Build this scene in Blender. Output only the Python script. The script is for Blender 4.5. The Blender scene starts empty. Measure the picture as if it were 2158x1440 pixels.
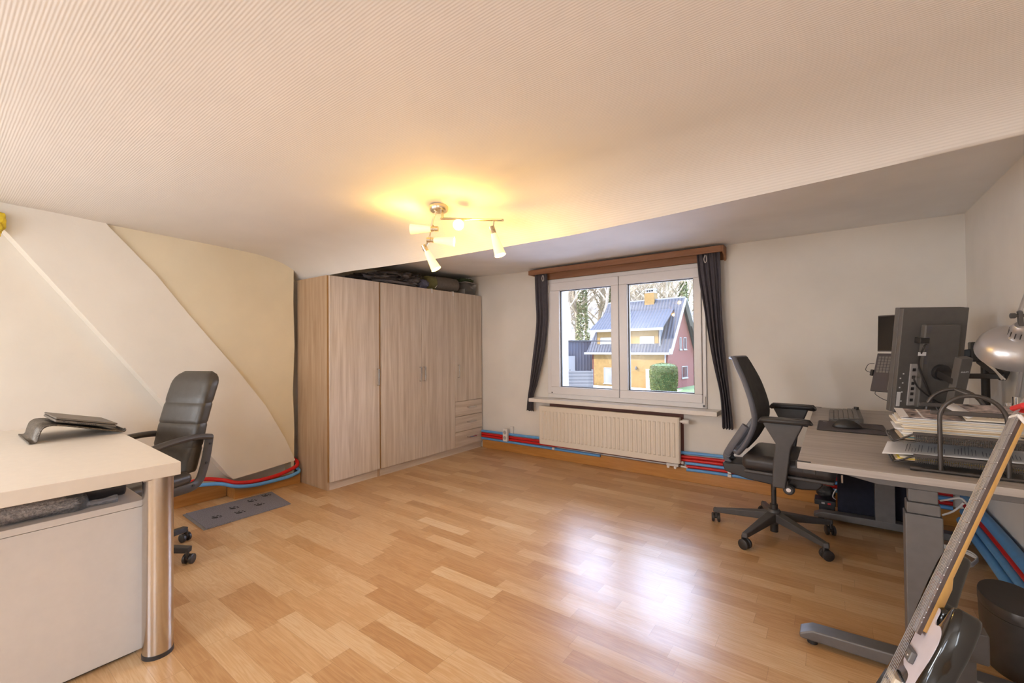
import bpy, math, random
from math import sin, cos, pi, radians, sqrt, tan
from mathutils import Matrix, Vector, noise
random.seed(7)
SC = bpy.context.scene
COL = SC.collection
V = Vector

# ------------------------------------------------------------------ materials
def newmat(name):
    m = bpy.data.materials.new(name); m.use_nodes = True
    nt = m.node_tree
    return m, nt, nt.nodes['Principled BSDF']

def node(nt, t, **kw):
    n = nt.nodes.new(t)
    for k, v in kw.items():
        if k in n.inputs.keys(): n.inputs[k].default_value = v
        else: setattr(n, k, v)
    return n

def ramp(nt, fac, stops):
    r = nt.nodes.new('ShaderNodeValToRGB')
    e = r.color_ramp.elements
    while len(e) < len(stops): e.new(0.5)
    for i, (p, c) in enumerate(stops):
        e[i].position = p; e[i].color = (*c, 1)
    nt.links.new(fac, r.inputs[0])
    return r.outputs[0]

def coords(nt, scale=(1, 1, 1), kind='Object', rot=(0, 0, 0)):
    tc = nt.nodes.new('ShaderNodeTexCoord'); mp = nt.nodes.new('ShaderNodeMapping')
    mp.inputs['Scale'].default_value = scale; mp.inputs['Rotation'].default_value = rot
    nt.links.new(tc.outputs[kind], mp.inputs[0])
    return mp.outputs[0]

def bump(nt, b, h, strength, dist=0.01):
    n = node(nt, 'ShaderNodeBump', Strength=strength, Distance=dist)
    nt.links.new(h, n.inputs['Height']); nt.links.new(n.outputs[0], b.inputs['Normal'])
    return n

def math_(nt, op, a, b=None, c=None):
    n = nt.nodes.new('ShaderNodeMath'); n.operation = op
    for i, x in enumerate((a, b, c)):
        if x is None: continue
        if isinstance(x, (int, float)): n.inputs[i].default_value = x
        else: nt.links.new(x, n.inputs[i])
    return n.outputs[0]

def mix(nt, fac, a, b, blend='MIX'):
    n = nt.nodes.new('ShaderNodeMix'); n.data_type = 'RGBA'; n.blend_type = blend
    for sock, x in ((n.inputs[0], fac), (n.inputs[6], a), (n.inputs[7], b)):
        if isinstance(x, (int, float)): sock.default_value = x
        elif isinstance(x, tuple): sock.default_value = (*x, 1)
        else: nt.links.new(x, sock)
    return n.outputs[2]

def plain(name, col, rough=.5, metal=0, var=.06, scale=30, bmp=0, bscale=200, spec=.5, coat=0, bdist=.002):
    m, nt, b = newmat(name)
    co = coords(nt)
    n = node(nt, 'ShaderNodeTexNoise', Scale=scale, Detail=3.0); nt.links.new(co, n.inputs[0])
    lo = tuple(max(0, c * (1 - var)) for c in col); hi = tuple(min(1, c * (1 + var)) for c in col)
    nt.links.new(ramp(nt, n.outputs[0], [(.3, lo), (.7, hi)]), b.inputs['Base Color'])
    b.inputs['Roughness'].default_value = rough; b.inputs['Metallic'].default_value = metal
    b.inputs['Specular IOR Level'].default_value = spec
    b.inputs['Coat Weight'].default_value = coat
    if bmp:
        n2 = node(nt, 'ShaderNodeTexNoise', Scale=bscale, Detail=3.0); nt.links.new(co, n2.inputs[0])
        bump(nt, b, n2.outputs[0], bmp, bdist)
    return m

def wood(name, dark, light, axis='x', freq=30, stretch=.06, rough=.5, bmp=.1, knots=False, spec=.4, dist=.7, contrast=(.3, .7), coat=0):
    m, nt, b = newmat(name)
    sc = [1, 1, 1]; sc['xyz'.index(axis)] = stretch
    co = coords(nt, tuple(sc))
    n = node(nt, 'ShaderNodeTexNoise', Scale=freq, Detail=6.0, Distortion=dist); nt.links.new(co, n.inputs[0])
    n2 = node(nt, 'ShaderNodeTexNoise', Scale=freq * 4, Detail=4.0); nt.links.new(co, n2.inputs[0])
    f = math_(nt, 'ADD', math_(nt, 'MULTIPLY', n.outputs[0], .7), math_(nt, 'MULTIPLY', n2.outputs[0], .3))
    c = ramp(nt, f, [(contrast[0], dark), (contrast[1], light)])
    if knots:
        sk = [7, 7, 7]; sk['xyz'.index(axis)] = 3.2
        ck = coords(nt, tuple(sk))
        vo = node(nt, 'ShaderNodeTexVoronoi', Scale=1.0, Randomness=1.0); nt.links.new(ck, vo.inputs[0])
        k = ramp(nt, vo.outputs[0], [(.06, (1, 1, 1)), (.16, (0, 0, 0))])
        c = mix(nt, k, c, tuple(x * .35 for x in dark))
    nt.links.new(c, b.inputs['Base Color'])
    b.inputs['Roughness'].default_value = rough; b.inputs['Specular IOR Level'].default_value = spec
    b.inputs['Coat Weight'].default_value = coat
    if bmp: bump(nt, b, f, bmp, .002)
    return m

def emit(name, col, strength, base=None):
    m, nt, b = newmat(name)
    b.inputs['Base Color'].default_value = (*(base or col), 1)
    b.inputs['Emission Color'].default_value = (*col, 1); b.inputs['Emission Strength'].default_value = strength
    return m

def paint(name, col, bscale=60, bmp=.15, var=.04, rough=.85):
    m, nt, b = newmat(name)
    co = coords(nt)
    n = node(nt, 'ShaderNodeTexNoise', Scale=2.2, Detail=5.0); nt.links.new(co, n.inputs[0])
    lo = tuple(c * (1 - var) for c in col); hi = tuple(min(1, c * (1 + var)) for c in col)
    nt.links.new(ramp(nt, n.outputs[0], [(.35, lo), (.65, hi)]), b.inputs['Base Color'])
    b.inputs['Roughness'].default_value = rough; b.inputs['Specular IOR Level'].default_value = .25
    n2 = node(nt, 'ShaderNodeTexNoise', Scale=bscale, Detail=4.0); nt.links.new(co, n2.inputs[0])
    n3 = node(nt, 'ShaderNodeTexNoise', Scale=5.0, Detail=2.0); nt.links.new(co, n3.inputs[0])
    h = math_(nt, 'ADD', math_(nt, 'MULTIPLY', n2.outputs[0], .25), n3.outputs[0])
    bump(nt, b, h, bmp, .012)
    return m

def ceiling_mat(name, col):
    m, nt, b = newmat(name)
    tc = nt.nodes.new('ShaderNodeTexCoord'); sep = nt.nodes.new('ShaderNodeSeparateXYZ')
    nt.links.new(tc.outputs['Object'], sep.inputs[0])
    n = node(nt, 'ShaderNodeTexNoise', Scale=3.0, Detail=4.0); nt.links.new(tc.outputs['Object'], n.inputs[0])
    nt.links.new(ramp(nt, n.outputs[0], [(.35, tuple(c * .97 for c in col)), (.65, col)]), b.inputs['Base Color'])
    b.inputs['Roughness'].default_value = .8; b.inputs['Specular IOR Level'].default_value = .25
    nw = node(nt, 'ShaderNodeTexNoise', Scale=6.0, Detail=2.0); nt.links.new(tc.outputs['Object'], nw.inputs[0])
    y = math_(nt, 'ADD', sep.outputs[1], math_(nt, 'MULTIPLY', nw.outputs[0], .004))
    s = math_(nt, 'SINE', math_(nt, 'MULTIPLY', y, 2 * pi / .0085))
    h = math_(nt, 'ADD', math_(nt, 'MULTIPLY', s, .5), math_(nt, 'MULTIPLY', n.outputs[0], 6.0))
    bump(nt, b, h, .24, .0018)
    return m

def floor_mat():
    m, nt, b = newmat('laminate')
    tc = nt.nodes.new('ShaderNodeTexCoord'); sep = nt.nodes.new('ShaderNodeSeparateXYZ')
    nt.links.new(tc.outputs['Object'], sep.inputs[0])
    X, Y = sep.outputs[0], sep.outputs[1]
    W = .0842
    r = math_(nt, 'DIVIDE', math_(nt, 'ADD', Y, 8 - .0), W)
    row = math_(nt, 'FLOOR', r); fr = math_(nt, 'FRACT', r)
    wn = nt.nodes.new('ShaderNodeTexWhiteNoise'); wn.noise_dimensions = '1D'; nt.links.new(row, wn.inputs['W'])
    xs = math_(nt, 'ADD', math_(nt, 'DIVIDE', math_(nt, 'ADD', X, 20.0), .415), math_(nt, 'MULTIPLY', wn.outputs[0], 7.0))
    idx = math_(nt, 'FLOOR', xs); fx = math_(nt, 'FRACT', xs)
    cmb = nt.nodes.new('ShaderNodeCombineXYZ'); nt.links.new(row, cmb.inputs[0]); nt.links.new(idx, cmb.inputs[1])
    w2 = nt.nodes.new('ShaderNodeTexWhiteNoise'); w2.noise_dimensions = '2D'; nt.links.new(cmb.outputs[0], w2.inputs['Vector'])
    tone = w2.outputs[0]
    # grain
    c2 = nt.nodes.new('ShaderNodeCombineXYZ')
    nt.links.new(math_(nt, 'MULTIPLY', X, .07), c2.inputs[0])
    nt.links.new(math_(nt, 'ADD', Y, math_(nt, 'MULTIPLY', tone, 3.0)), c2.inputs[1])
    nt.links.new(math_(nt, 'MULTIPLY', tone, 9.0), c2.inputs[2])
    g = node(nt, 'ShaderNodeTexNoise', Scale=26.0, Detail=3.0, Distortion=.5); nt.links.new(c2.outputs[0], g.inputs[0])
    rings = math_(nt, 'MULTIPLY_ADD', math_(nt, 'SINE', math_(nt, 'MULTIPLY', g.outputs[0], 55.0)), .5, .5)
    g2 = node(nt, 'ShaderNodeTexNoise', Scale=160.0, Detail=3.0); nt.links.new(c2.outputs[0], g2.inputs[0])
    f = math_(nt, 'ADD', math_(nt, 'MULTIPLY', tone, .54), math_(nt, 'ADD', math_(nt, 'MULTIPLY', rings, .17), math_(nt, 'MULTIPLY', g2.outputs[0], .38)))
    c = ramp(nt, f, [(.08, (.42, .21, .08)), (.4, (.53, .30, .13)), (.66, (.62, .385, .185)), (.9, (.70, .49, .275))])
    # joints
    e1 = math_(nt, 'LESS_THAN', fr, .012); e2 = math_(nt, 'LESS_THAN', fx, .003)
    j = math_(nt, 'MULTIPLY', math_(nt, 'MAXIMUM', e1, e2), .45)
    c = mix(nt, j, c, (.2, .09, .035))
    nt.links.new(c, b.inputs['Base Color'])
    ng = node(nt, 'ShaderNodeTexNoise', Scale=9.0, Detail=3.0); nt.links.new(tc.outputs['Object'], ng.inputs[0])
    nt.links.new(math_(nt, 'ADD', math_(nt, 'MULTIPLY', ng.outputs[0], .05), .285), b.inputs['Roughness'])
    b.inputs['Specular IOR Level'].default_value = .65
    # slight cupping of every second board and joint groove
    cup = math_(nt, 'SINE', math_(nt, 'MULTIPLY', Y, 2 * pi / (2 * W)))
    nl = node(nt, 'ShaderNodeTexNoise', Scale=1.0, Detail=2.0)
    c3 = nt.nodes.new('ShaderNodeCombineXYZ'); nt.links.new(math_(nt, 'MULTIPLY', X, .35), c3.inputs[0]); nt.links.new(math_(nt, 'MULTIPLY', Y, 5.5), c3.inputs[1])
    nt.links.new(c3.outputs[0], nl.inputs[0])
    h = math_(nt, 'ADD', math_(nt, 'MULTIPLY', cup, .55), math_(nt, 'ADD', math_(nt, 'MULTIPLY', g2.outputs[0], .02), math_(nt, 'MULTIPLY', nl.outputs[0], 3.4)))
    bump(nt, b, h, .3, .0016)
    return m

def glass_mat(name, tint=(1, 1, 1), milk=0):
    m = bpy.data.materials.new(name); m.use_nodes = True; nt = m.node_tree; nt.nodes.clear()
    o = nt.nodes.new('ShaderNodeOutputMaterial'); t = nt.nodes.new('ShaderNodeBsdfTransparent'); g = nt.nodes.new('ShaderNodeBsdfGlossy')
    t.inputs[0].default_value = (*tint, 1); g.inputs['Roughness'].default_value = .02
    lw = node(nt, 'ShaderNodeFresnel', IOR=1.45)
    mx = nt.nodes.new('ShaderNodeMixShader')
    nt.links.new(lw.outputs[0], mx.inputs[0]); nt.links.new(t.outputs[0], mx.inputs[1]); nt.links.new(g.outputs[0], mx.inputs[2])
    out = mx.outputs[0]
    if milk:
        df = nt.nodes.new('ShaderNodeBsdfDiffuse'); df.inputs[0].default_value = (.85, .85, .87, 1); m2 = nt.nodes.new('ShaderNodeMixShader')
        m2.inputs[0].default_value = milk; nt.links.new(out, m2.inputs[1]); nt.links.new(df.outputs[0], m2.inputs[2]); out = m2.outputs[0]
    nt.links.new(out, o.inputs[0])
    return m

def mesh_metal(name, col, pitch=.0052, thr=-.1):
    """perforated sheet: round-ish holes laid out on a diagonal grid"""
    m, nt, b = newmat(name)
    tc = nt.nodes.new('ShaderNodeTexCoord'); sep = nt.nodes.new('ShaderNodeSeparateXYZ'); nt.links.new(tc.outputs['Object'], sep.inputs[0])
    k = 2 * pi / pitch
    u = math_(nt, 'ADD', sep.outputs[0], sep.outputs[1])
    a = math_(nt, 'COSINE', math_(nt, 'MULTIPLY', u, k)); c = math_(nt, 'COSINE', math_(nt, 'MULTIPLY', sep.outputs[2], k))
    hole = math_(nt, 'GREATER_THAN', math_(nt, 'ADD', a, c), .25)
    b.inputs['Base Color'].default_value = (*col, 1); b.inputs['Metallic'].default_value = .6; b.inputs['Roughness'].default_value = .45
    nt.links.new(math_(nt, 'SUBTRACT', 1.0, hole), b.inputs['Alpha'])
    return m

def brick(name, c1, c2, mortar, scale=1.0, kind='Object', rot=(0, 0, 0)):
    m, nt, b = newmat(name)
    co = coords(nt, (1, 1, 1), kind, rot)
    t = node(nt, 'ShaderNodeTexBrick', Scale=scale); nt.links.new(co, t.inputs[0])
    t.inputs['Color1'].default_value = (*c1, 1); t.inputs['Color2'].default_value = (*c2, 1); t.inputs['Mortar'].default_value = (*mortar, 1)
    t.inputs['Brick Width'].default_value = .21; t.inputs['Row Height'].default_value = .065; t.inputs['Mortar Size'].default_value = .008
    nt.links.new(t.outputs[0], b.inputs['Base Color']); b.inputs['Roughness'].default_value = .9
    return m

def stripes(name, col, dark, axis, period, duty=.5, rough=.6, bmp=.5, axis2=None, period2=1):
    m, nt, b = newmat(name)
    tc = nt.nodes.new('ShaderNodeTexCoord'); sep = nt.nodes.new('ShaderNodeSeparateXYZ'); nt.links.new(tc.outputs['Object'], sep.inputs[0])
    s = math_(nt, 'SINE', math_(nt, 'MULTIPLY', sep.outputs['xyz'.index(axis)], 2 * pi / period))
    h = s
    if axis2:
        h = math_(nt, 'ADD', s, math_(nt, 'MULTIPLY', math_(nt, 'FRACT', math_(nt, 'DIVIDE', sep.outputs['xyz'.index(axis2)], period2)), 1.2))
    nt.links.new(ramp(nt, math_(nt, 'MULTIPLY_ADD', h, .35, .4), [(.1, dark), (.75, col)]), b.inputs['Base Color'])
    b.inputs['Roughness'].default_value = rough
    bump(nt, b, h, bmp, period * .1)
    return m

M = {}
M['wall_lamp_tint'] = paint('lamp_tinted_plaster', (.81, .72, .54))  # same plaster as the strut, lamp glow put into a yellower colour
M['beam'] = paint('lit_beam_plaster', (.83, .785, .71))  # same plaster as the infill, its lit look put into a paler colour
M['wall'] = paint('cream_plaster', (.82, .765, .68))
M['wallb'] = paint('cream_plaster_window_wall', (.81, .765, .70))
M['wallr'] = paint('pale_plaster', (.82, .78, .73))
M['ceil'] = ceiling_mat('ribbed_wallpaper', (.81, .77, .725))
M['soffit'] = paint('white_ceiling_paint', (.89, .89, .90))
M['floor'] = floor_mat()
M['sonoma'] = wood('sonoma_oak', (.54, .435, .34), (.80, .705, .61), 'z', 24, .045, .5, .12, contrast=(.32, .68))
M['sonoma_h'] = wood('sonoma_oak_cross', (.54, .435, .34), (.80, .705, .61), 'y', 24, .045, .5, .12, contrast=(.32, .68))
M['sonoma_shaded'] = wood('sonoma_oak_shaded', (.40, .26, .155), (.57, .41, .27), 'z', 26, .05, .55, .12, contrast=(.32, .68))  # same oak as the doors, shading of the side put into a browner colour
M['edge'] = plain('oak_edge_band', (.36, .2, .07), .5)
M['pine'] = wood('varnished_pine', (.42, .17, .035), (.62, .30, .08), 'x', 22, .08, .35, .1, knots=True, coat=.3)
M['pine_y'] = wood('varnished_pine_left', (.36, .15, .035), (.55, .27, .08), 'y', 22, .08, .35, .1, knots=True, coat=.3)
M['pelmet'] = wood('brown_pelmet_wood', (.25, .11, .055), (.38, .19, .10), 'x', 30, .05, .5, .15)
M['greyoak'] = wood('grey_oak_laminate', (.33, .285, .25), (.52, .47, .43), 'x', 30, .05, .45, .12)
M['grey_metal'] = plain('anthracite_metal', (.10, .096, .094), .45, .5, bmp=.05, bscale=600)
M['grey_metal_lite'] = plain('grey_metal', (.17, .163, .16), .45, .4, bmp=.05, bscale=600)
M['white_lam'] = plain('white_laminate', (.74, .66, .56), .42, var=.02)
M['white_cab'] = plain('white_cabinet_laminate', (.70, .65, .60), .45, var=.02)
M['pvc'] = plain('white_pvc', (.80, .77, .76), .3, var=.01)
M['sill'] = plain('white_sill_stone', (.80, .75, .69), .3, var=.02)
M['rad'] = plain('radiator_enamel', (.80, .72, .61), .35, var=.01)
M['white_pl'] = plain('white_plastic', (.8, .76, .72), .4, var=.01)
M['brown_paint'] = paint('brown_wall_paint', (.23, .11, .09))
M['red_pipe'] = plain('red_pipe_sleeve', (.62, .012, .012), .38, var=.05, spec=.5)
M['blue_pipe'] = plain('blue_pipe_sleeve', (.13, .38, .76), .4, var=.06)
M['chrome'] = plain('chrome', (.78, .78, .78), .12, 1, var=.01)
M['steel'] = plain('brushed_steel', (.6, .57, .54), .24, 1, var=.03, scale=90)
M['nickel'] = plain('satin_nickel', (.62, .55, .42), .28, 1, var=.02)
M['black_pl'] = plain('black_plastic', (.034, .031, .031), .42, var=.1)
M['dark_pl'] = plain('charcoal_plastic', (.072, .068, .068), .45, var=.08)
M['leather'] = plain('black_leather', (.055, .046, .037), .38, var=.15, bmp=.25, bscale=260, spec=.6)
M['seat_leather'] = plain('black_seat_leather', (.035, .03, .03), .42, var=.12, bmp=.2, bscale=300)
M['mesh_fab'] = plain('charcoal_mesh_fabric', (.075, .07, .07), .75, var=.15, bmp=.3, bscale=700)
M['blue_grey'] = plain('slate_plastic', (.15, .155, .185), .35, var=.05)
M['curtain'] = plain('charcoal_curtain', (.085, .076, .09), .8, var=.12, bmp=.15, bscale=500)
M['paper'] = plain('white_paper', (.8, .78, .77), .7, var=.02)
M['cream_paper'] = plain('cream_paper', (.72, .63, .50), .7, var=.03)
M['tan_paper'] = plain('tan_folder_paper', (.62, .47, .30), .7, var=.04)
M['yellow_paper'] = plain('yellow_paper', (.8, .6, .08), .7)
M['teal_paper'] = plain('teal_folder', (.16, .33, .36), .6)
M['orange_paper'] = plain('orange_print', (.75, .38, .12), .7)
M['ink'] = plain('printed_ink', (.12, .12, .15), .8)
M['blue_ink'] = plain('blue_ink', (.1, .3, .62), .8)
M['gold_ink'] = plain('ochre_ink', (.50, .40, .24), .8)
M['photo_print'] = plain('glossy_photo_print', (.36, .29, .27), .35, var=.9, scale=45)
M['maple'] = wood('maple_neck', (.60, .33, .085), (.72, .43, .13), 'z', 20, .05, .3, .03, coat=.4)
M['rosewood'] = plain('rosewood', (.075, .045, .035), .4, var=.3)
M['fretboard'] = plain('fretboard_painted_sheen', (.30, .27, .27), .16, var=.15, spec=.8, coat=1)  # dark rosewood top, window reflection put into a lighter base colour
M['gloss_black'] = plain('black_gloss_lacquer', (.010, .009, .008), .10, coat=.3, spec=.5)
M['sunburst'] = plain('amber_lacquer', (.42, .2, .07), .15, coat=1)
M['pearl'] = plain('white_pickguard', (.76, .72, .80), .25, var=.05, scale=18)
M['red_cloth'] = plain('red_yarn', (.62, .03, .03), .7)
M['navy'] = plain('navy_nylon', (.014, .015, .03), .8, var=.2, bmp=.3, bscale=400)
M['mat_fab'] = plain('grey_doormat_pile', (.21, .20, .225), .95, var=.5, scale=260, bmp=.7, bscale=420, bdist=.004)
M['mat_edge'] = plain('grey_rubber', (.2, .19, .19), .7)
M['paw'] = plain('dark_paw_print', (.03, .03, .035), .95)
M['tarp'] = plain('grey_nylon_tarp', (.13, .115, .115), .5, var=.25, scale=8, bmp=.2, bscale=60)
M['tarp_blue'] = plain('blue_grey_nylon', (.12, .125, .19), .45, var=.2, scale=10)
M['olive'] = plain('olive_sleeping_mat', (.20, .19, .075), .7, var=.15)
M['greymat'] = plain('taupe_nylon_sleeve', (.17, .145, .125), .65, var=.1)
M['green_bag'] = plain('green_nylon', (.12, .17, .09), .55, var=.3, scale=15)
M['yellow_plastic'] = plain('yellow_plastic_film', (.75, .55, .03), .25, var=.2, scale=20)
M['string'] = plain('guitar_string', (.42, .41, .42), .45, .7)
M['fluff'] = plain('grey_shaggy_yarn', (.52, .45, .40), .95, var=.5, scale=140, bmp=1, bscale=160, bdist=.01)
M['film'] = glass_mat('clear_plastic_film', (.97, .97, .98), milk=.10)
M['glass'] = glass_mat('window_glass')
M['screen'] = plain('dark_screen', (.012, .012, .016), .08, spec=.6)
M['monitor_pl'] = plain('grey_monitor_plastic', (.125, .115, .108), .5, bmp=.1, bscale=900)
M['cable_black'] = plain('weathered_black_cable', (.02, .02, .022), .9, spec=.05)
M['pad'] = plain('mouse_pad_cloth', (.10, .09, .105), .9)
M['keys'] = plain('grey_keys', (.20, .18, .165), .5)
M['keys_gap'] = plain('keyboard_body', (.10, .09, .085), .5)
M['laptop'] = plain('grey_aluminium', (.11, .10, .105), .38, .6, var=.03)
M['laptop2'] = plain('taupe_laptop_shell', (.16, .135, .11), .42, .3, var=.04)
M['lampshell'] = plain('silver_lamp_enamel', (.58, .56, .56), .3, .7, var=.02)
M['traymetal'] = plain('dark_tray_metal', (.085, .075, .07), .4, .6)
M['traymesh'] = mesh_metal('perforated_tray_metal', (.07, .06, .055))
M['standmesh'] = plain('dark_metal_weave', (.11, .09, .07), .45, .5, var=.7, scale=110)
M['binmetal'] = plain('black_bin_metal', (.075, .068, .064), .36, .3, bmp=.06, bscale=500)
M['socket_hole'] = plain('socket_shadow_grey', (.42, .39, .37), .5)
# ------------------------------------------------------------------ mesh builder
def frame_from(d, up=None):
    d = V(d).normalized()
    up = V(up) if up is not None else (V((0, 0, 1)) if abs(d.z) < .95 else V((1, 0, 0)))
    x = up.cross(d).normalized(); y = d.cross(x)
    return x, y, d

def cr(pts, n=8, closed=False):
    pts = [V(p) for p in pts]; out = []
    N = len(pts)
    for i in range(N if closed else N - 1):
        if closed: p0, p1, p2, p3 = pts[i - 1], pts[i], pts[(i + 1) % N], pts[(i + 2) % N]
        else: p0, p1, p2, p3 = pts[max(i - 1, 0)], pts[i], pts[i + 1], pts[min(i + 2, N - 1)]
        for k in range(n):
            t = k / n
            out.append(.5 * ((2 * p1) + (p2 - p0) * t + (2 * p0 - 5 * p1 + 4 * p2 - p3) * t * t + (3 * p1 - p0 - 3 * p2 + p3) * t ** 3))
    if not closed: out.append(pts[-1].copy())
    return out

class MB:
    def __init__(s): s.v = []; s.f = []; s.m = []; s.mi = 0
    def add(s, vs, fs):
        b = len(s.v); s.v.extend(V(p) for p in vs)
        for f in fs: s.f.append(tuple(b + i for i in f)); s.m.append(s.mi)
        return s
    def mat(s, i): s.mi = i; return s
    def box(s, x0, x1, y0, y1, z0, z1):
        return s.add([(x, y, z) for z in (z0, z1) for y in (y0, y1) for x in (x0, x1)],
                     [(0, 2, 3, 1), (4, 5, 7, 6), (0, 1, 5, 4), (2, 6, 7, 3), (0, 4, 6, 2), (1, 3, 7, 5)])
    def obox(s, c, size, ax, ay, az=None):
        """box with own axes"""
        ax = V(ax).normalized(); ay = V(ay).normalized(); az = V(az).normalized() if az else ax.cross(ay)
        c = V(c); h = V(size) / 2
        return s.add([c + ax * i * h.x + ay * j * h.y + az * k * h.z for k in (-1, 1) for j in (-1, 1) for i in (-1, 1)],
                     [(0, 2, 3, 1), (4, 5, 7, 6), (0, 1, 5, 4), (2, 6, 7, 3), (0, 4, 6, 2), (1, 3, 7, 5)])
    def bar(s, p0, p1, w, h, up=None, w1=None, h1=None):
        x, y, d = frame_from(V(p1) - V(p0), up); w1 = w if w1 is None else w1; h1 = h if h1 is None else h1
        vs = []
        for p, a, b in ((V(p0), w, h), (V(p1), w1, h1)):
            vs += [p + x * i * a / 2 + y * j * b / 2 for i, j in ((-1, -1), (1, -1), (1, 1), (-1, 1))]
        return s.add(vs, [(3, 2, 1, 0), (4, 5, 6, 7), (0, 1, 5, 4), (1, 2, 6, 5), (2, 3, 7, 6), (3, 0, 4, 7)])
    def tube(s, pts, r, n=10, closed=False, caps=True, flat=1.0, up=None):
        pts = [V(p) for p in pts]; N = len(pts)
        rs = r if isinstance(r, (list, tuple)) else [r] * N
        ts = []
        for i in range(N):
            a = pts[i - 1] if (i or closed) else pts[0]; b = pts[(i + 1) % N] if (i < N - 1 or closed) else pts[-1]
            ts.append((b - a).normalized() if (b - a).length > 1e-9 else V((0, 0, 1)))
        x, y, _ = frame_from(ts[0], up); vs = []
        for i in range(N):
            if i:
                q = ts[i - 1].rotation_difference(ts[i]); x = q @ x
                x = (x - ts[i] * x.dot(ts[i])).normalized()
            y = ts[i].cross(x)
            for k in range(n):
                a = 2 * pi * k / n
                vs.append(pts[i] + x * cos(a) * rs[i] + y * sin(a) * rs[i] * flat)
        fs = []
        for i in range(N if closed else N - 1):
            j = (i + 1) % N
            for k in range(n):
                fs.append((i * n + k, i * n + (k + 1) % n, j * n + (k + 1) % n, j * n + k))
        if caps and not closed:
            fs.append(tuple(range(n - 1, -1, -1))); fs.append(tuple((N - 1) * n + k for k in range(n)))
        return s.add(vs, fs)
    def cyl(s, p0, p1, r0, r1=None, n=20, caps=True):
        return s.tube([p0, p1], [r0, r0 if r1 is None else r1], n, caps=caps)
    def lathe(s, prof, o=(0, 0, 0), d=(0, 0, 1), n=28, sx=1.0, sy=1.0, up=None):
        """prof: (radius, height) list along d"""
        x, y, d = frame_from(d, up); o = V(o); vs = []; fs = []
        for r, h in prof:
            for k in range(n):
                a = 2 * pi * k / n
                vs.append(o + d * h + x * cos(a) * r * sx + y * sin(a) * r * sy)
        for i in range(len(prof) - 1):
            for k in range(n):
                fs.append((i * n + k, i * n + (k + 1) % n, (i + 1) * n + (k + 1) % n, (i + 1) * n + k))
        if prof[0][0] > 1e-5: fs.append(tuple(range(n - 1, -1, -1)))
        if prof[-1][0] > 1e-5: fs.append(tuple((len(prof) - 1) * n + k for k in range(n)))
        return s.add(vs, fs)
    def prism(s, poly, o, ax, ay, depth):
        """2-D polygon in the plane (ax, ay) pushed along ax x ay by depth"""
        o = V(o); ax = V(ax).normalized(); ay = V(ay).normalized(); az = ax.cross(ay); n = len(poly)
        vs = [o + ax * a + ay * b for a, b in poly] + [o + ax * a + ay * b + az * depth for a, b in poly]
        fs = [tuple(range(n - 1, -1, -1)), tuple(range(n, 2 * n))] + [(i, (i + 1) % n, n + (i + 1) % n, n + i) for i in range(n)]
        return s.add(vs, fs)
    def grid(s, fn, nu, nv):
        vs = [V(fn(i / nu, j / nv)) for j in range(nv + 1) for i in range(nu + 1)]
        w = nu + 1
        return s.add(vs, [(j * w + i, j * w + i + 1, (j + 1) * w + i + 1, (j + 1) * w + i) for j in range(nv) for i in range(nu)])
    def ball(s, c, r, nu=16, nv=10, sc=(1, 1, 1)):
        c = V(c); vs = [c + V((0, 0, -r * sc[2]))]; fs = []
        for j in range(1, nv):
            ph = -pi / 2 + pi * j / nv
            for i in range(nu):
                a = 2 * pi * i / nu
                vs.append(c + V((cos(ph) * cos(a) * r * sc[0], cos(ph) * sin(a) * r * sc[1], sin(ph) * r * sc[2])))
        vs.append(c + V((0, 0, r * sc[2])))
        for i in range(nu):
            fs.append((0, 1 + (i + 1) % nu, 1 + i))
            for j in range(nv - 2):
                a = 1 + j * nu; fs.append((a + i, a + (i + 1) % nu, a + nu + (i + 1) % nu, a + nu + i))
            fs.append((len(vs) - 1, 1 + (nv - 2) * nu + i, 1 + (nv - 2) * nu + (i + 1) % nu))
        return s.add(vs, fs)
    def xform(s, mat, a=0):
        for i in range(a, len(s.v)): s.v[i] = mat @ s.v[i]
        return s

def build(mb, name, mats, parent=None, bevel=0, seg=2, world=False, angle=35, subsurf=0, solid=0, off=0):
    me = bpy.data.meshes.new(name)
    me.from_pydata([tuple(v) for v in mb.v], [], mb.f)
    mats = mats if isinstance(mats, (list, tuple)) else [mats]
    for m in mats: me.materials.append(M[m] if isinstance(m, str) else m)
    if len(mats) > 1: me.polygons.foreach_set('material_index', mb.m)
    me.polygons.foreach_set('use_smooth', [True] * len(me.polygons))
    if parent is not None and world: me.transform(world_of(parent).inverted())
    me.update(); me.validate()
    me.set_sharp_from_angle(angle=radians(angle))
    o = bpy.data.objects.new(name, me); COL.objects.link(o)
    if parent is not None: o.parent = parent
    if solid:
        md = o.modifiers.new('thickness', 'SOLIDIFY'); md.thickness = solid; md.offset = off
    if bevel:
        md = o.modifiers.new('edges', 'BEVEL'); md.width = bevel; md.segments = seg; md.limit_method = 'ANGLE'; md.angle_limit = radians(38); md.harden_normals = True
    if subsurf:
        md = o.modifiers.new('round', 'SUBSURF'); md.levels = subsurf; md.render_levels = subsurf
    return o

def world_of(o):
    m = o.matrix_basis.copy(); p = o.parent
    while p is not None: m = p.matrix_basis @ m; p = p.parent
    return m

def tag(o, label, cat, group=None, kind=None):
    if label: o['label'] = label
    if cat: o['category'] = cat
    if group: o['group'] = group
    if kind: o['kind'] = kind
    return o

def thing(name, label, cat, loc=(0, 0, 0), rz=0, group=None, rot=None):
    o = bpy.data.objects.new(name, None); COL.objects.link(o)
    o.location = loc; o.rotation_euler = rot if rot else (0, 0, rz); o.empty_display_size = .1
    return tag(o, label, cat, group)

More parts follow.
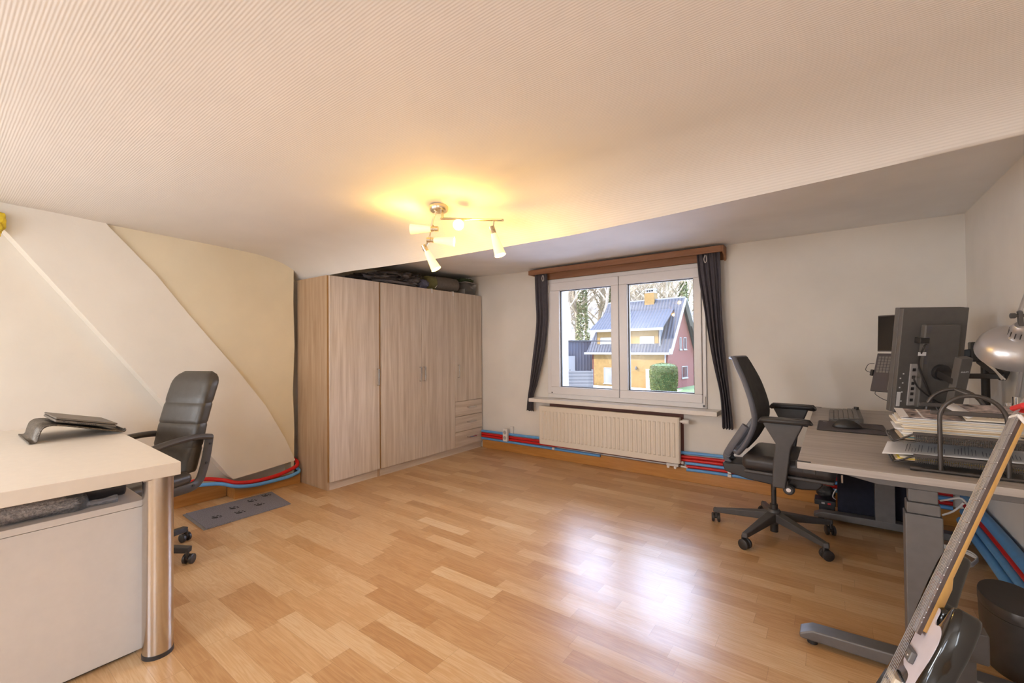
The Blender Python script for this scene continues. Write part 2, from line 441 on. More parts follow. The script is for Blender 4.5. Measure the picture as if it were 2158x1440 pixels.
def struct(mb, name, mat, label=None, cat=None, **kw):
    o = build(mb, name, mat, **kw); o['kind'] = 'structure'
    return tag(o, label, cat)

def copy_tree(o, parent=None):
    c = o.copy(); COL.objects.link(c)
    if parent is not None: c.parent = parent
    for ch in list(o.children): copy_tree(ch, c)
    return c

def lettering(txt, name, size, mat, parent, loc, xdir, ydir, depth=.0004, align='LEFT', width=1.0):
    cu = bpy.data.curves.new(name, 'FONT'); cu.body = txt; cu.size = size; cu.extrude = depth; cu.align_x = align; cu.align_y = 'CENTER'
    cu.materials.append(M[mat])
    o = bpy.data.objects.new(name, cu); COL.objects.link(o)
    x = V(xdir).normalized(); y = V(ydir); y = (y - x * y.dot(x)).normalized(); z = x.cross(y)
    mt = Matrix((x, y, z)).transposed().to_4x4(); mt.translation = V(loc)
    mt = mt @ Matrix.Diagonal((width, 1, 1, 1))
    dg = bpy.context.evaluated_depsgraph_get(); me = bpy.data.meshes.new_from_object(o.evaluated_get(dg)); bpy.data.objects.remove(o)
    o = bpy.data.objects.new(name, me); COL.objects.link(o)
    if parent is not None:
        o.parent = parent; mt = world_of(parent).inverted() @ mt
    o.matrix_basis = mt
    return o

# ------------------------------------------------------------------ camera
def cam():
    y, p, r = -0.63531252, 0.0128038197, -0.00877447459
    fwd = V((sin(y) * cos(p), cos(y) * cos(p), sin(p))); rt = V((cos(y), -sin(y), 0)); up = rt.cross(fwd)
    r2 = rt * cos(r) + up * sin(r); u2 = -rt * sin(r) + up * cos(r)
    cd = bpy.data.cameras.new('camera'); co = bpy.data.objects.new('camera', cd); COL.objects.link(co)
    m = Matrix((r2, u2, -fwd)).transposed().to_4x4(); m.translation = V((0, 0, 1.18))
    co.matrix_world = m
    cd.sensor_width = 36; cd.lens = 919.586 * 36 / 2158; cd.clip_start = .02; cd.clip_end = 400
    SC.camera = co
cam()

# ------------------------------------------------------------------ room shell
XL, XR, YB, YF = -3.97, .69, 3.98, -2.2
struct(MB().box(XL - .3, XR + .3, YF - .3, YB + .3, -.12, 0), 'floor', 'floor')

WX0, WX1, WZ0, WZ1 = -2.452, -.872, .64, 1.89
wb = MB()
for b in ((XL - .3, WX0, 0, 2.4), (WX1, XR + .3, 0, 2.4), (WX0, WX1, 0, WZ0), (WX0, WX1, WZ1, 2.4)):
    wb.box(b[0], b[1], YB, YB + .12, b[2], b[3])
struct(wb, 'wall_back', 'wallb')
# brick outer leaf with reveals
M['brick'] = brick('red_brown_brick', (.22, .075, .05), (.30, .11, .075), (.5, .46, .43), rot=(pi / 2, 0, 0))
M['brick_side'] = brick('red_brown_brick_reveal', (.22, .075, .05), (.30, .11, .075), (.5, .46, .43), rot=(pi / 2, 0, pi / 2))
bo = MB()
for b in ((XL - .3, -2.412, -2.7, 2.4), (-.91, XR + .3, -2.7, 2.4), (-2.412, -.91, -2.7, .70), (-2.412, -.91, 1.85, 2.4)):
    bo.box(b[0], b[1], YB + .13, YB + .36, b[2], b[3])
ob = struct(bo, 'wall_outer', ['brick', 'brick_side'])
for p in ob.data.polygons:
    if abs(p.normal.x) > .7: p.material_index = 1

SX0, SX1, SZ0, SZ1 = -2.12, -1.27, .75, 1.85
wl = MB()
for b in ((YF - .3, SX0, 0, 2.4), (SX1, YB, 0, 2.4), (SX0, SX1, 0, SZ0), (SX0, SX1, SZ1, 2.4)): wl.box(XL - .3, XL, b[0], b[1], b[2], b[3])
struct(wl, 'wall_left', 'wall')
wr = MB()
for b in ((YF - .3, SX0, 0, 2.4), (SX1, YB, 0, 2.4), (SX0, SX1, 0, SZ0), (SX0, SX1, SZ1, 2.4)): wr.box(XR, XR + .3, b[0], b[1], b[2], b[3])
struct(wr, 'wall_right', 'wallr')
RX0, RX1, RZ0, RZ1 = -2.40, -1.10, .80, 1.85
wf = MB()
for b in ((XL, RX0, 0, 2.4), (RX1, XR, 0, 2.4), (RX0, RX1, 0, RZ0), (RX0, RX1, RZ1, 2.4)): wf.box(b[0], b[1], YF - .3, YF, b[2], b[3])
struct(wf, 'wall_front', 'wall')

def lin(tab, x):
    if x <= tab[0][0]: return tab[0][1]
    for (a, b), (c, d) in zip(tab, tab[1:]):
        if x <= c: return b + (d - b) * (x - a) / (c - a)
    return tab[-1][1]
def smooth_tab(tab, n=6):
    return [(p.x, p.y) for p in cr([(a, b, 0) for a, b in tab], n)]
PROF = smooth_tab([(-2.3, 2.06), (-1, 2.06), (.27, 2.036), (.76, 2.014), (1.37, 1.988), (1.6, 1.976), (1.70, 1.966), (1.80, 1.946), (1.90, 1.914), (1.99, 1.862), (2.05, 1.803)], 4)
EDGE = [(-4.3, 1.803), (-3.14, 1.803), (-2.74, 1.79), (-2.2, 1.777), (-1.1, 1.771), (-.62, 1.784), (.07, 1.81), (.5, 1.833), (1, 1.85)]
xs = [XL - .1 + i * (XR - XL + .2) / 40 for i in range(41)]
def ceil_z(x, y):
    z = lin(PROF, y); w = max(0, min(1, (y - 1.55) / .5))
    return z + (lin(EDGE, x) - 1.803) * w * w
ys = [YF - .1] + [p[0] for p in PROF if p[0] > YF]
rows = [[V((x, y, ceil_z(x, y))) for x in xs] for y in ys]
rows.append([V((x, 2.075, lin(EDGE, x) + .012)) for x in xs])
rows.append([V((x, 2.09, 2.03)) for x in xs])
cm = MB(); w = len(xs)
cm.add([p for r in rows for p in r], [(j * w + i, (j + 1) * w + i, (j + 1) * w + i + 1, j * w + i + 1) for j in range(len(rows) - 1) for i in range(w - 1)])
struct(cm, 'ceiling', 'ceil', angle=70)
NZ = 2.014
nm = MB().grid(lambda u, v: (XL - .1 + u * (XR - XL + .2), 2.08 + v * (YB - 2.08), NZ + .03 * max(0, 1 - u * 4) * v), 16, 2)
struct(nm, 'ceiling_dormer', 'soffit')
# roof over everything (keeps the sun out)
struct(MB().box(XL - .4, XR + .4, YF - .4, YB + .35, 2.4, 2.55), 'roof', 'grey_metal')

# plaster beyond the strut stands almost flush with it
struct(MB().prism([(.60, 2.06)] + [(a - .02, b) for a, b in [(.739, 1.991), (.985, 1.709), (1.182, 1.435), (1.501, 1.017), (1.717, .709), (1.873, .417), (1.955, .225)]] + [(1.952, .0), (1.962, 0), (1.968, .5), (1.955, .8), (1.972, 1.2), (1.962, 1.6), (1.97, 2.06)], (-3.852, 0, 0), (0, 1, 0), (0, 0, 1), -.13), 'wall_left_infill', 'wall_lamp_tint', angle=25)
# diagonal boxed-in roof strut on the left wall
lo = [(.17, 2.04), (.303, 1.856), (.784, 1.161), (1.433, .204), (1.475, .155)]
hi = [(1.965, .20), (1.955, .225), (1.873, .417), (1.717, .709), (1.501, 1.017), (1.182, 1.435), (.985, 1.709), (.739, 1.991), (.70, 2.04)]
poly = lo + [(1.72, .175)] + hi
struct(MB().prism(poly, (-3.83, 0, 0), (0, 1, 0), (0, 0, 1), -.16).xform(Matrix.Translation((0, 0, 0))), 'trim_1', 'beam', angle=25)

# skirting boards
struct(MB().box(-3.36, XR, 3.952, YB + .005, 0, .115), 'baseboard_back', 'pine', bevel=.003)
struct(MB().box(XL, -3.95, -1.9, 1.47, 0, .13), 'baseboard_left', 'pine_y', bevel=.003)
pl = MB().box(-3.83, -3.81, 1.472, 2.0, 0, .094).box(-3.95, -3.83, 1.472, 1.492, 0, .094)
struct(pl, 'baseboard_strut', 'pine_y', bevel=.002)
struct(MB().box(.665, XR, -1.9, 3.95, 0, .035), 'baseboard_right', 'pine_y', bevel=.003)
# brown painted strip behind the radiator
struct(MB().box(-2.44, -1.07, 3.974, YB + .01, .125, .6), 'trim_2', 'brown_paint')
# sill
struct(MB().box(-2.6, -.765, 3.81, YB + .01, .602, .64), 'trim_3', 'sill', bevel=.004)

# ------------------------------------------------------------------ window
def rect_frame(mb, x0, x1, z0, z1, l, r, b, t, y0, y1):
    mb.box(x0, x1, y0, y1, z0, z0 + b); mb.box(x0, x1, y0, y1, z1 - t, z1)
    mb.box(x0, x0 + l, y0, y1, z0 + b, z1 - t); mb.box(x1 - r, x1, y0, y1, z0 + b, z1 - t)
    return mb
win = build(rect_frame(MB(), -2.45, -.874, .642, 1.888, .05, .03, .045, .04, 3.96, 4.06), 'window_1', 'pvc', bevel=.004)
tag(win, 'white two-leaf window above the radiator', None, kind='structure')
for nm_, x0, x1, px0, px1 in (('left', -2.402, -1.648, -2.298, -1.724), ('right', -1.642, -.905, -1.561, -.968)):
    sash = build(rect_frame(MB(), x0, x1, .686, 1.85, px0 - x0, x1 - px1, .762 - .686, 1.85 - 1.765, 3.945, 4.03), 'sash', 'pvc', win, bevel=.006, seg=3)
    build(rect_frame(MB(), px0, px1, .762, 1.765, .008, .008, .008, .008, 3.975, 4.0), 'glazing_bead', 'dark_pl', sash)
    build(MB().box(px0, px1, 3.99, 3.994, .762, 1.765), 'pane', 'glass', sash)
for x, z in ((-2.425, 1.79), (-.89, .70)):
    build(MB().box(x - .008, x + .008, 3.945, 3.96, z - .045, z + .045), 'hinge', 'white_pl', win, bevel=.003)
build(MB().cyl((-2.39, 3.944, .70), (-2.39, 3.95, .70), .008), 'bolt_cap', 'grey_metal', win)
build(MB().box(-.9, -.885, 3.94, 3.96, .655, .675), 'hinge_pin', 'grey_metal', win, bevel=.002)
# added windows, unseen behind the camera, one per side wall, for fill
for nm_, xw, sg in (('fill_window_2', XL, -1), ('fill_window_3', XR, 1)):
    w3 = build(rect_frame(MB(), SX0, SX1, SZ0, SZ1, .06, .06, .06, .06, 0, .08).xform(Matrix(((0, -1, 0, xw + .14 if sg > 0 else xw - .06), (1, 0, 0, 0), (0, 0, 1, 0), (0, 0, 0, 1)))), nm_, 'pvc', bevel=.004)
    w3['kind'] = 'structure'
    build(MB().box(xw + sg * .10, xw + sg * .104, SX0, SX1, SZ0, SZ1), 'pane', 'glass', w3)
w4 = build(rect_frame(MB(), RX0, RX1, RZ0, RZ1, .06, .06, .06, .06, YF - .12, YF - .04), 'fill_window_4', 'pvc', bevel=.004)  # added rear window, out of view, frames another fill lamp
w4['kind'] = 'structure'
build(MB().box(RX0, RX1, YF - .10, YF - .096, RZ0, RZ1), 'pane', 'glass', w4)
struct(MB().box(-2.412, -.91, 4.06, YB + .42, .655, .698), 'bounce_ledge', 'sill', bevel=.004)  # ledge added to bounce sky light up to the dormer ceiling
# ------------------------------------------------------------------ pelmet and curtains
t = thing('curtain_pelmet', 'brown wooden curtain pelmet over the window', 'pelmet', (-1.66, 3.9, 1.93))
build(MB().box(-2.6, -.722, 3.85, 3.872, 1.942, 1.994).box(-2.6, -.722, 3.846, 3.856, 1.942, 1.952), 'front_board', 'pelmet', t, bevel=.003, world=True)
build(MB().box(-2.6, -.722, 3.872, 3.98, 1.976, 1.992), 'top_board', 'pelmet', t, world=True)
build(MB().box(-2.6, -.722, 3.962, 3.979, 1.892, 1.976), 'back_board', 'pelmet', t, bevel=.003, world=True)
endp = [(3.85, 1.945), (3.85, 1.99), (3.86, 1.996), (3.975, 1.996), (3.975, 1.90), (3.955, 1.88), (3.935, 1.90), (3.925, 1.925), (3.89, 1.94)]
build(MB().prism(endp, (-.722, 0, 0), (0, 1, 0), (0, 0, 1), .014), 'end_cap', 'pelmet', t, world=True)
build(MB().prism([(3.85, 1.945), (3.85, 1.99), (3.975, 1.99), (3.975, 1.945)], (-2.614, 0, 0), (0, 1, 0), (0, 0, 1), .014), 'end_cap', 'pelmet', t, world=True)
build(MB().bar((-2.58, 3.915, 1.968), (-.74, 3.915, 1.968), .016, .012), 'curtain_rail', 'white_pl', t, world=True)

def curtain(name, label, L, Rr, y0, seed, folds):
    """L, Rr: left and right outline as (z, x)"""
    rnd = random.Random(seed)
    ph = [rnd.uniform(0, 6.28) for _ in range(4)]
    zt = L[0][0]; zb = L[-1][0]
    Ls = [(p.x, p.y) for p in cr([(a, b, 0) for a, b in L], 6)]; Rs = [(p.x, p.y) for p in cr([(a, b, 0) for a, b in Rr], 6)]
    Ls = [(-a, b) for a, b in Ls]; Rs = [(-a, b) for a, b in Rs]
    def fn(u, v):
        z = zt + (zb - zt) * v
        xl = lin(Ls, -z); xr = lin(Rs, -z)
        uu = u + .02 * sin(9 * v + ph[0]) + .03 * v * sin(5 * v + ph[1])
        a = .5 + .5 * min(1, v * 3)
        y = y0 + a * (.017 * sin(2 * pi * folds * uu + ph[2] + 1.2 * v) + .006 * sin(2 * pi * folds * 2.3 * uu + ph[3])) 
        return (xl + (xr - xl) * u, y, z + .006 * sin(2 * pi * folds * u) * v)
    o = tag(build(MB().grid(fn, 72, 60), name, 'curtain', solid=.0025, off=0, angle=180), label, 'curtain')
    return o
cl = curtain('curtain', 'charcoal curtain hanging at the wardrobe side of the window', [(1.958, -2.575), (1.7, -2.57), (1.44, -2.563), (1.1, -2.60), (.80, -2.64), (.64, -2.668), (.49, -2.685)],
        [(1.958, -2.418), (1.7, -2.424), (1.44, -2.43), (1.1, -2.475), (.80, -2.555), (.66, -2.608), (.49, -2.61)], 3.915, 3, 3)
cr_ = curtain('curtain', 'charcoal curtain hanging at the desk side of the window', [(1.958, -.925), (1.75, -.91), (1.49, -.872), (1.1, -.82), (.80, -.765), (.64, -.752), (.50, -.748)],
        [(1.958, -.742), (1.75, -.738), (1.49, -.735), (1.1, -.715), (.80, -.69), (.64, -.675), (.50, -.665)], 3.905, 11, 4)
for o, x in ((cl, -2.455), (cr_, -.855)):
    build(MB().tube(cr([(x, 3.885, 1.935), (x - .008, 3.88, 1.9), (x, 3.885, 1.87), (x + .012, 3.885, 1.89), (x + .008, 3.885, 1.93)], 5), .003, 6), 'curtain_hook', 'white_pl', o)

# ------------------------------------------------------------------ radiator
t = thing('radiator', 'white ribbed panel radiator under the window', 'radiator', (-1.79, 3.9, .16))
n = 33; x0, x1 = -2.503, -1.085
build(MB().box(x0, x1, 3.868, 3.895, .16, .562), 'front_panel', 'rad', t, bevel=.006, world=True)
rb = MB()
for i in range(n):
    x = x0 + .04 + (x1 - x0 - .08) * i / (n - 1)
    rb.add([(x - .014, 3.869, .212), (x + .014, 3.869, .212), (x + .014, 3.869, .515), (x - .014, 3.869, .515),
            (x - .007, 3.861, .222), (x + .007, 3.861, .222), (x + .007, 3.861, .505), (x - .007, 3.861, .505)],
           [(0, 1, 5, 4), (1, 2, 6, 5), (2, 3, 7, 6), (3, 0, 4, 7), (4, 5, 6, 7)])
build(rb, 'rib_pressing', 'rad', t, world=True)
build(MB().box(x0, x1, 3.902, 3.918, .17, .555), 'rear_panel', 'rad', t, world=True)
for x_ in (x1 + .001, x0 - .001): build(MB().box(x_ - .005, x_ + .005, 3.872, 3.919, .163, .56), 'side_cover', 'rad', t, bevel=.003, world=True)
build(MB().box(x0 + .02, x1 - .02, 3.896, 3.903, .545, .56), 'top_grille', 'rad', t, world=True)
tv = build(MB().lathe([(.012, 0), (.012, .02), (.02, .022), (.021, .06), (.017, .075), (.0, .078)], (x1 + .006, 3.90, .525), (1, 0, 0), 20), 'thermostat_valve', 'white_pl', t, world=True)
hv = build(MB().box(-1.20, -1.10, 3.90, 3.925, .128, .15).cyl((-1.185, 3.912, .12), (-1.185, 3.895, .12), .011).cyl((-1.125, 3.912, .12), (-1.125, 3.895, .12), .011).cyl((-1.185, 3.912, .16), (-1.185, 3.912, .115), .008).cyl((-1.125, 3.912, .16), (-1.125, 3.912, .115), .008), 'valve_block', 'white_pl', t, world=True)
build(MB().cyl((-1.08, 3.925, .165), (-1.06, 3.925, .165), .013).cyl((-1.085, 3.925, .133), (-1.03, 3.935, .126), .009), 'lower_valve', 'white_pl', t, world=True)

# ------------------------------------------------------------------ heating pipes
def pipe(label, mat, pts, r, group='insulated heating pipes', n=12):
    return tag(build(MB().tube(pts, r, n), 'heating_pipe', mat), label, 'pipe', group)
YP = 3.944
def bend(z, xs_):
    return [(x, YP, z) for x in xs_]
pipe('blue heating pipe, topmost on the window wall', 'blue_pipe', cr([(-3.36, YP, .195), (-2.6, YP, .203), (-1.6, YP, .228), (-.8, YP, .257), (.2, YP, .265), (.60, YP, .265)], 5), .0135)
pipe('red heating pipe just under the topmost blue one', 'red_pipe', cr([(-3.36, YP, .165), (-2.6, YP, .170), (-1.6, YP, .195), (-.8, YP, .222), (.2, YP, .235), (.60, YP, .235)], 5), .0135)
pipe('second red heating pipe down on the window wall', 'red_pipe', cr([(-3.36, YP, .138), (-2.6, YP, .140), (-1.6, YP, .165), (-.8, YP, .194), (.2, YP, .205), (.60, YP, .205)], 5), .0135)
pipe('blue heating pipe resting on the skirting left of radiator', 'blue_pipe', cr([(-3.36, YP, .110), (-2.9, YP, .110), (-2.45, YP, .110), (-1.85, YP, .110)], 5), .0132)
pipe('blue heating pipe fourth down, beside the radiator valve', 'blue_pipe', cr([(-1.05, 3.938, .163), (-.8, YP, .166), (.2, YP, .175), (.60, YP, .175)], 5), .0132)
pipe('lowest red heating pipe, right of the radiator', 'red_pipe', cr([(-1.04, 3.938, .135), (-.8, YP, .140), (.2, YP, .147), (.60, YP, .147)], 5), .013)
pipe('lowest blue heating pipe, right of the radiator', 'blue_pipe', cr([(-1.04, 3.938, .107), (-.8, YP, .112), (.2, YP, .118), (.60, YP, .118)], 5), .0135)
# clips on the stack of pipes
for x, zs, lab in ((-2.37, (.118,), 'small white pipe clip under the radiator corner'), (-.70, (.258, .227, .197, .169, .142, .114), 'column of white pipe clips left of the swivel chair')):
    mb = MB()
    for z in zs: mb.box(x - .014, x + .014, 3.916, 3.95, z - .012, z + .012)
    tag(build(mb, 'pipe_clip', 'white_pl', bevel=.003), lab, 'clip')
# right-hand wall
for lab, mat, z, x, r in (('thick blue heating pipe, topmost along the right wall', 'blue_pipe', .215, .655, .026), ('red heating pipe running along the right wall', 'red_pipe', .165, .655, .018),
                       ('middle blue heating pipe along the right wall', 'blue_pipe', .118, .648, .022), ('lowest blue heating pipe along the right wall', 'blue_pipe', .062, .635, .024)):
    pipe(lab, mat, cr([(x - .01, 3.86, z + .01), (x, 3.6, z), (x, 3.2, z + .004), (x, 2.6, z - .002), (x, 1.6, z)], 6), r, 'right wall heating pipes')
# left wall pair
pipe('red heating pipe running along the left skirting', 'red_pipe', cr([(-3.90, -.2, .19), (-3.90, .6, .19), (-3.90, 1.1, .182), (-3.895, 1.28, .19), (-3.84, 1.40, .165), (-3.80, 1.48, .132), (-3.793, 1.6, .112), (-3.793, 1.78, .114), (-3.797, 1.93, .145), (-3.806, 1.968, .163), (-3.83, 1.982, .18), (-3.86, 1.984, .192), (-3.90, 1.985, .2)], 7), .0155, 'left wall heating pipes')
pipe('blue heating pipe under the red one by the wardrobe', 'blue_pipe', cr([(-3.90, 1.25, .152), (-3.84, 1.38, .142), (-3.79, 1.48, .105), (-3.775, 1.62, .084), (-3.778, 1.85, .084), (-3.782, 1.95, .098), (-3.80, 1.983, .112), (-3.86, 1.986, .13)], 7), .0145, 'left wall heating pipes')
tag(build(MB().lathe([(.0165, 0), (.0205, 0), (.0205, .04), (.0165, .04), (.0165, 0)], (-3.8995, 1.155, .1825), (0, 1, .06), 20).box(-3.948, -3.921, 1.165, 1.19, .19, .23), 'pipe_clip', 'white_pl', bevel=.003), 'white clip around the red pipe behind the leather chair', 'clip')

# multi-socket by the wardrobe
t = thing('socket_block', 'white plug socket block on wall beside wardrobe', 'socket', (-2.98, 3.95, .2))
build(MB().box(-3.005, -2.945, 3.882, 3.918, .125, .268), 'body', 'white_pl', t, bevel=.006, world=True)
for z in (.165, .225):
    build(MB().cyl((-2.975, 3.8815, z), (-2.975, 3.8835, z), .021, n=20), 'outlet', 'socket_hole', t, world=True)
build(MB().box(-2.96, -2.915, 3.955, 3.979, .205, .285), 'wall_plate', 'white_pl', t, bevel=.003, world=True)

# ------------------------------------------------------------------ wardrobes
FX, BX, TOP = -3.373, -3.873, 1.795
def handle(p, y0, y1, z0, z1):
    """bow handle standing off the front, from (y0,z0) to (y1,z1)"""
    a, b = V((FX, y0, z0)), V((FX, y1, z1)); o = V((.028, 0, 0))
    mb = MB().bar(a + o, b + o, .014, .007, up=(1, 0, 0)).bar(a, a + o, .010, .009).bar(b, b + o, .010, .009)
    return build(mb, 'handle', 'steel', p, bevel=.002, world=True)
t1 = thing('wardrobe', 'single-door oak wardrobe, nearest and leftmost', 'wardrobe', (-3.62, 2.26, 0))
y0, y1 = 2.008, 2.518
build(MB().box(BX, FX - .02, y0, y0 + .018, 0, TOP), 'side_panel', 'sonoma_shaded', t1, world=True, bevel=.001)
build(MB().box(BX, FX - .02, y1 - .018, y1, 0, TOP), 'side_panel', 'sonoma_shaded', t1, world=True, bevel=.001)
build(MB().box(BX, FX - .02, y0 + .018, y1 - .018, TOP - .018, TOP), 'top_panel', 'sonoma_shaded', t1, world=True)
build(MB().box(BX, BX + .005, y0 + .018, y1 - .018, .07, TOP - .018), 'back_panel', 'sonoma_shaded', t1, world=True)
build(MB().box(FX - .038, FX - .022, y0 + .018, y1 - .018, 0, .066), 'plinth', 'sonoma_h', t1, world=True)
build(MB().box(FX - .02, FX - .012, y0 + .001, y1 - .001, 0.0, TOP), 'frame_edge', 'edge', t1, world=True) if False else None
d = build(MB().box(FX - .018, FX, y0 + .014, y1 - .006, .07, TOP - .003), 'door', 'sonoma', t1, world=True, bevel=.001)
handle(d, 2.487, 2.487, .842, .99)

t2 = thing('wardrobe', 'oak wardrobe with two tall doors and three drawers', 'wardrobe', (-3.62, 3.2, 0))
y0, y1 = 2.522, 3.962
build(MB().box(BX, FX - .02, y0, y0 + .018, 0, TOP), 'side_panel', 'sonoma_shaded', t2, world=True, bevel=.001)
build(MB().box(BX, FX - .02, y1 - .018, y1, 0, TOP), 'side_panel', 'sonoma_shaded', t2, world=True, bevel=.001)
build(MB().box(BX, FX - .02, y0 + .018, y1 - .018, TOP - .018, TOP), 'top_panel', 'sonoma_shaded', t2, world=True)
build(MB().box(BX, BX + .005, y0 + .018, y1 - .018, .07, TOP - .018), 'back_panel', 'sonoma_shaded', t2, world=True)
build(MB().box(FX - .03, FX - .018, y0 + .002, y1 - .002, 0, .066), 'plinth', 'sonoma_h', t2, world=True)
d = build(MB().box(FX - .018, FX, y0 + .012, 3.024, .07, TOP - .003), 'door', 'sonoma', t2, world=True, bevel=.001); handle(d, 2.998, 2.998, .845, .985)
d = build(MB().box(FX - .018, FX, 3.028, 3.506, .07, TOP - .003), 'door', 'sonoma', t2, world=True, bevel=.001); handle(d, 3.052, 3.052, .845, .985)
d = build(MB().box(FX - .018, FX, 3.510, y1, .578, TOP - .003), 'door', 'sonoma', t2, world=True, bevel=.001); handle(d, 3.555, 3.555, .845, .985)
for z0, z1 in ((.412, .574), (.241, .408), (.07, .237)):
    d = build(MB().box(FX - .018, FX, 3.510, y1, z0, z1), 'drawer', 'sonoma_h', t2, world=True, bevel=.001)
    zc = (z0 + z1) / 2 + .01; handle(d, 3.70, 3.83, zc, zc)
build(MB().box(FX - .0175, FX - .016, y0, y0 + .012, .07, TOP - .003), 'edge_strip', 'edge', t2, world=True)
build(MB().box(FX - .0195, FX - .018, 2.008, 2.022, .07, TOP - .003), 'edge_strip', 'edge', t1, world=True)
for y, lab in ((3.17, 'white over-door hook nearer the long seam'), (3.485, 'white over-door hook above the drawer column')):
    tag(build(MB().box(FX + .001, FX + .004, y - .008, y + .008, TOP - .045, TOP + .003).box(FX - .03, FX + .004, y - .008, y + .008, TOP + .001, TOP + .004), 'door_hook', 'white_pl'), lab, 'hook')

# ------------------------------------------------------------------ things lying on the wardrobes
def crumple(name, mat, c, size, seed, amp=.35, freq=3.0, label=None, cat=None, parent=None, nu=56, nv=36, floor=None):
    mb = MB().ball((0, 0, 0), 1, nu, nv); c = V(c); s = V(size) / 2; o = V((seed * 3.1, seed * 1.7, seed * .9))
    for i, p in enumerate(mb.v):
        nn = noise.noise(p * freq + o) + .5 * abs(noise.noise(p * freq * 2.3 + o)) - .25 + .3 * noise.noise(p * freq * 5 + o)
        q = p * (1 + amp * nn)
        q = V((max(-1, min(1, q.x)), max(-1, min(1, q.y)), max(-1, min(1, q.z))))
        mb.v[i] = c + V((q.x * s.x, q.y * s.y, q.z * s.z))
        if floor is not None and mb.v[i].z < floor: mb.v[i].z = floor
    o = build(mb, name, mat, parent, world=parent is not None, angle=75)
    return tag(o, label, cat) if label else o
T = TOP + .001
t = thing('tarpaulin', 'crumpled grey nylon tarp heaped on the wardrobe', 'tarp', (-3.6, 2.8, TOP))
crumple('bundle', 'tarp', (-3.62, 2.66, T + .055), (.42, .56, .11), 2, .5, 3.5, parent=t, floor=T)
crumple('bundle', 'tarp', (-3.56, 2.93, T + .075), (.36, .30, .15), 5, .55, 3.2, parent=t, floor=T)
# folds hanging out as flattened rolls
build(MB().tube(cr([(-3.66, 2.62, T + .12), (-3.52, 2.78, T + .13), (-3.46, 2.9, T + .09), (-3.42, 2.99, T + .035)], 6), .028, 10, flat=.55), 'fold', 'tarp', t, world=True)
build(MB().tube(cr([(-3.68, 2.72, T + .15), (-3.55, 2.84, T + .15), (-3.48, 2.95, T + .11), (-3.44, 3.03, T + .05)], 6), .026, 10, flat=.5), 'fold', 'tarp', t, world=True)
build(MB().tube(cr([(-3.5, 2.52, T + .03), (-3.44, 2.7, T + .03), (-3.42, 2.85, T + .022), (-3.43, 2.98, T + .018)], 6), .02, 10, flat=.8), 'fold', 'tarp', t, world=True)
build(MB().add([(-3.78, 2.95, T + .17), (-3.5, 3.13, T + .165), (-3.5, 3.0, T + .06), (-3.7, 2.8, T + .08)], [(0, 1, 2, 3)]), 'flap', 'tarp', t, world=True, solid=.004)
crumple('stuff_sack', 'tarp_blue', (-3.46, 3.115, T + .05), (.13, .13, .10), 8, .3, 2.5, 'blue-grey nylon sack poking out beside the tarp', 'bag', floor=T)
t = thing('sleeping_mat', 'olive rolled sleeping mat in a taupe sleeve', 'sleeping mat', (-3.5, 3.4, TOP))
mc = V((-3.53, 0, T + .086))
build(MB().lathe([(.0, 0), (.02, -.004), (.05, .0), (.062, .006), (.072, .02), (.076, .05), (.077, .14)], (mc.x, 3.2, mc.z), (.12, 1, 0), 28), 'rolled_mat', 'olive', t, world=True)
build(MB().tube([(mc.x - .001 + .016 * cos(a) * (1 - a / 26), 3.199 - .002, mc.z + .055 * sin(a) * (1 - a / 26)) for a in [i * .4 for i in range(50)]], .0025, 6), 'spiral_edge', 'greymat', t, world=True)
sl = MB().lathe([(.078, 0), (.082, .01), (.083, .08), (.082, .2), (.078, .30), (.05, .33), (.02, .335)], (mc.x + .017, 3.325, mc.z), (.12, 1, 0), 28)
build(sl, 'sleeve', 'greymat', t, world=True)
build(MB().tube(cr([(mc.x + .05, 3.32, mc.z + .07), (mc.x + .085, 3.34, mc.z + .03), (mc.x + .085, 3.32, mc.z - .02), (mc.x + .07, 3.30, mc.z - .055)], 6), .004, 6), 'cord', 'white_pl', t, world=True)
t = thing('plastic_box', 'clear plastic box under a green bag at the wall', 'box', (-3.52, 3.81, TOP))
bxm = MB().add([(-3.62, 3.73, T), (-3.42, 3.73, T), (-3.42, 3.9, T), (-3.62, 3.9, T), (-3.635, 3.715, T + .14), (-3.405, 3.715, T + .14), (-3.405, 3.915, T + .14), (-3.635, 3.915, T + .14)],
               [(0, 1, 2, 3), (0, 1, 5, 4), (1, 2, 6, 5), (2, 3, 7, 6), (3, 0, 4, 7)])
build(bxm, 'tub', 'film', t, world=True, solid=.002)
build(MB().tube([(-3.635, 3.715, T + .14), (-3.405, 3.715, T + .14), (-3.405, 3.915, T + .14), (-3.635, 3.915, T + .14)], .005, 6, closed=True), 'rim', 'socket_hole', t, world=True)
build(MB().box(-3.6, -3.44, 3.75, 3.81, T + .003, T + .10), 'contents', 'cream_paper', t, world=True, bevel=.004)
build(MB().box(-3.6, -3.44, 3.82, 3.88, T + .003, T + .08), 'contents', 'tarp', t, world=True, bevel=.004)
crumple('folded_bag', 'green_bag', (-3.52, 3.80, T + .168), (.27, .24, .05), 4, .45, 3, 'folded green nylon bag lying on the clear box', 'bag')

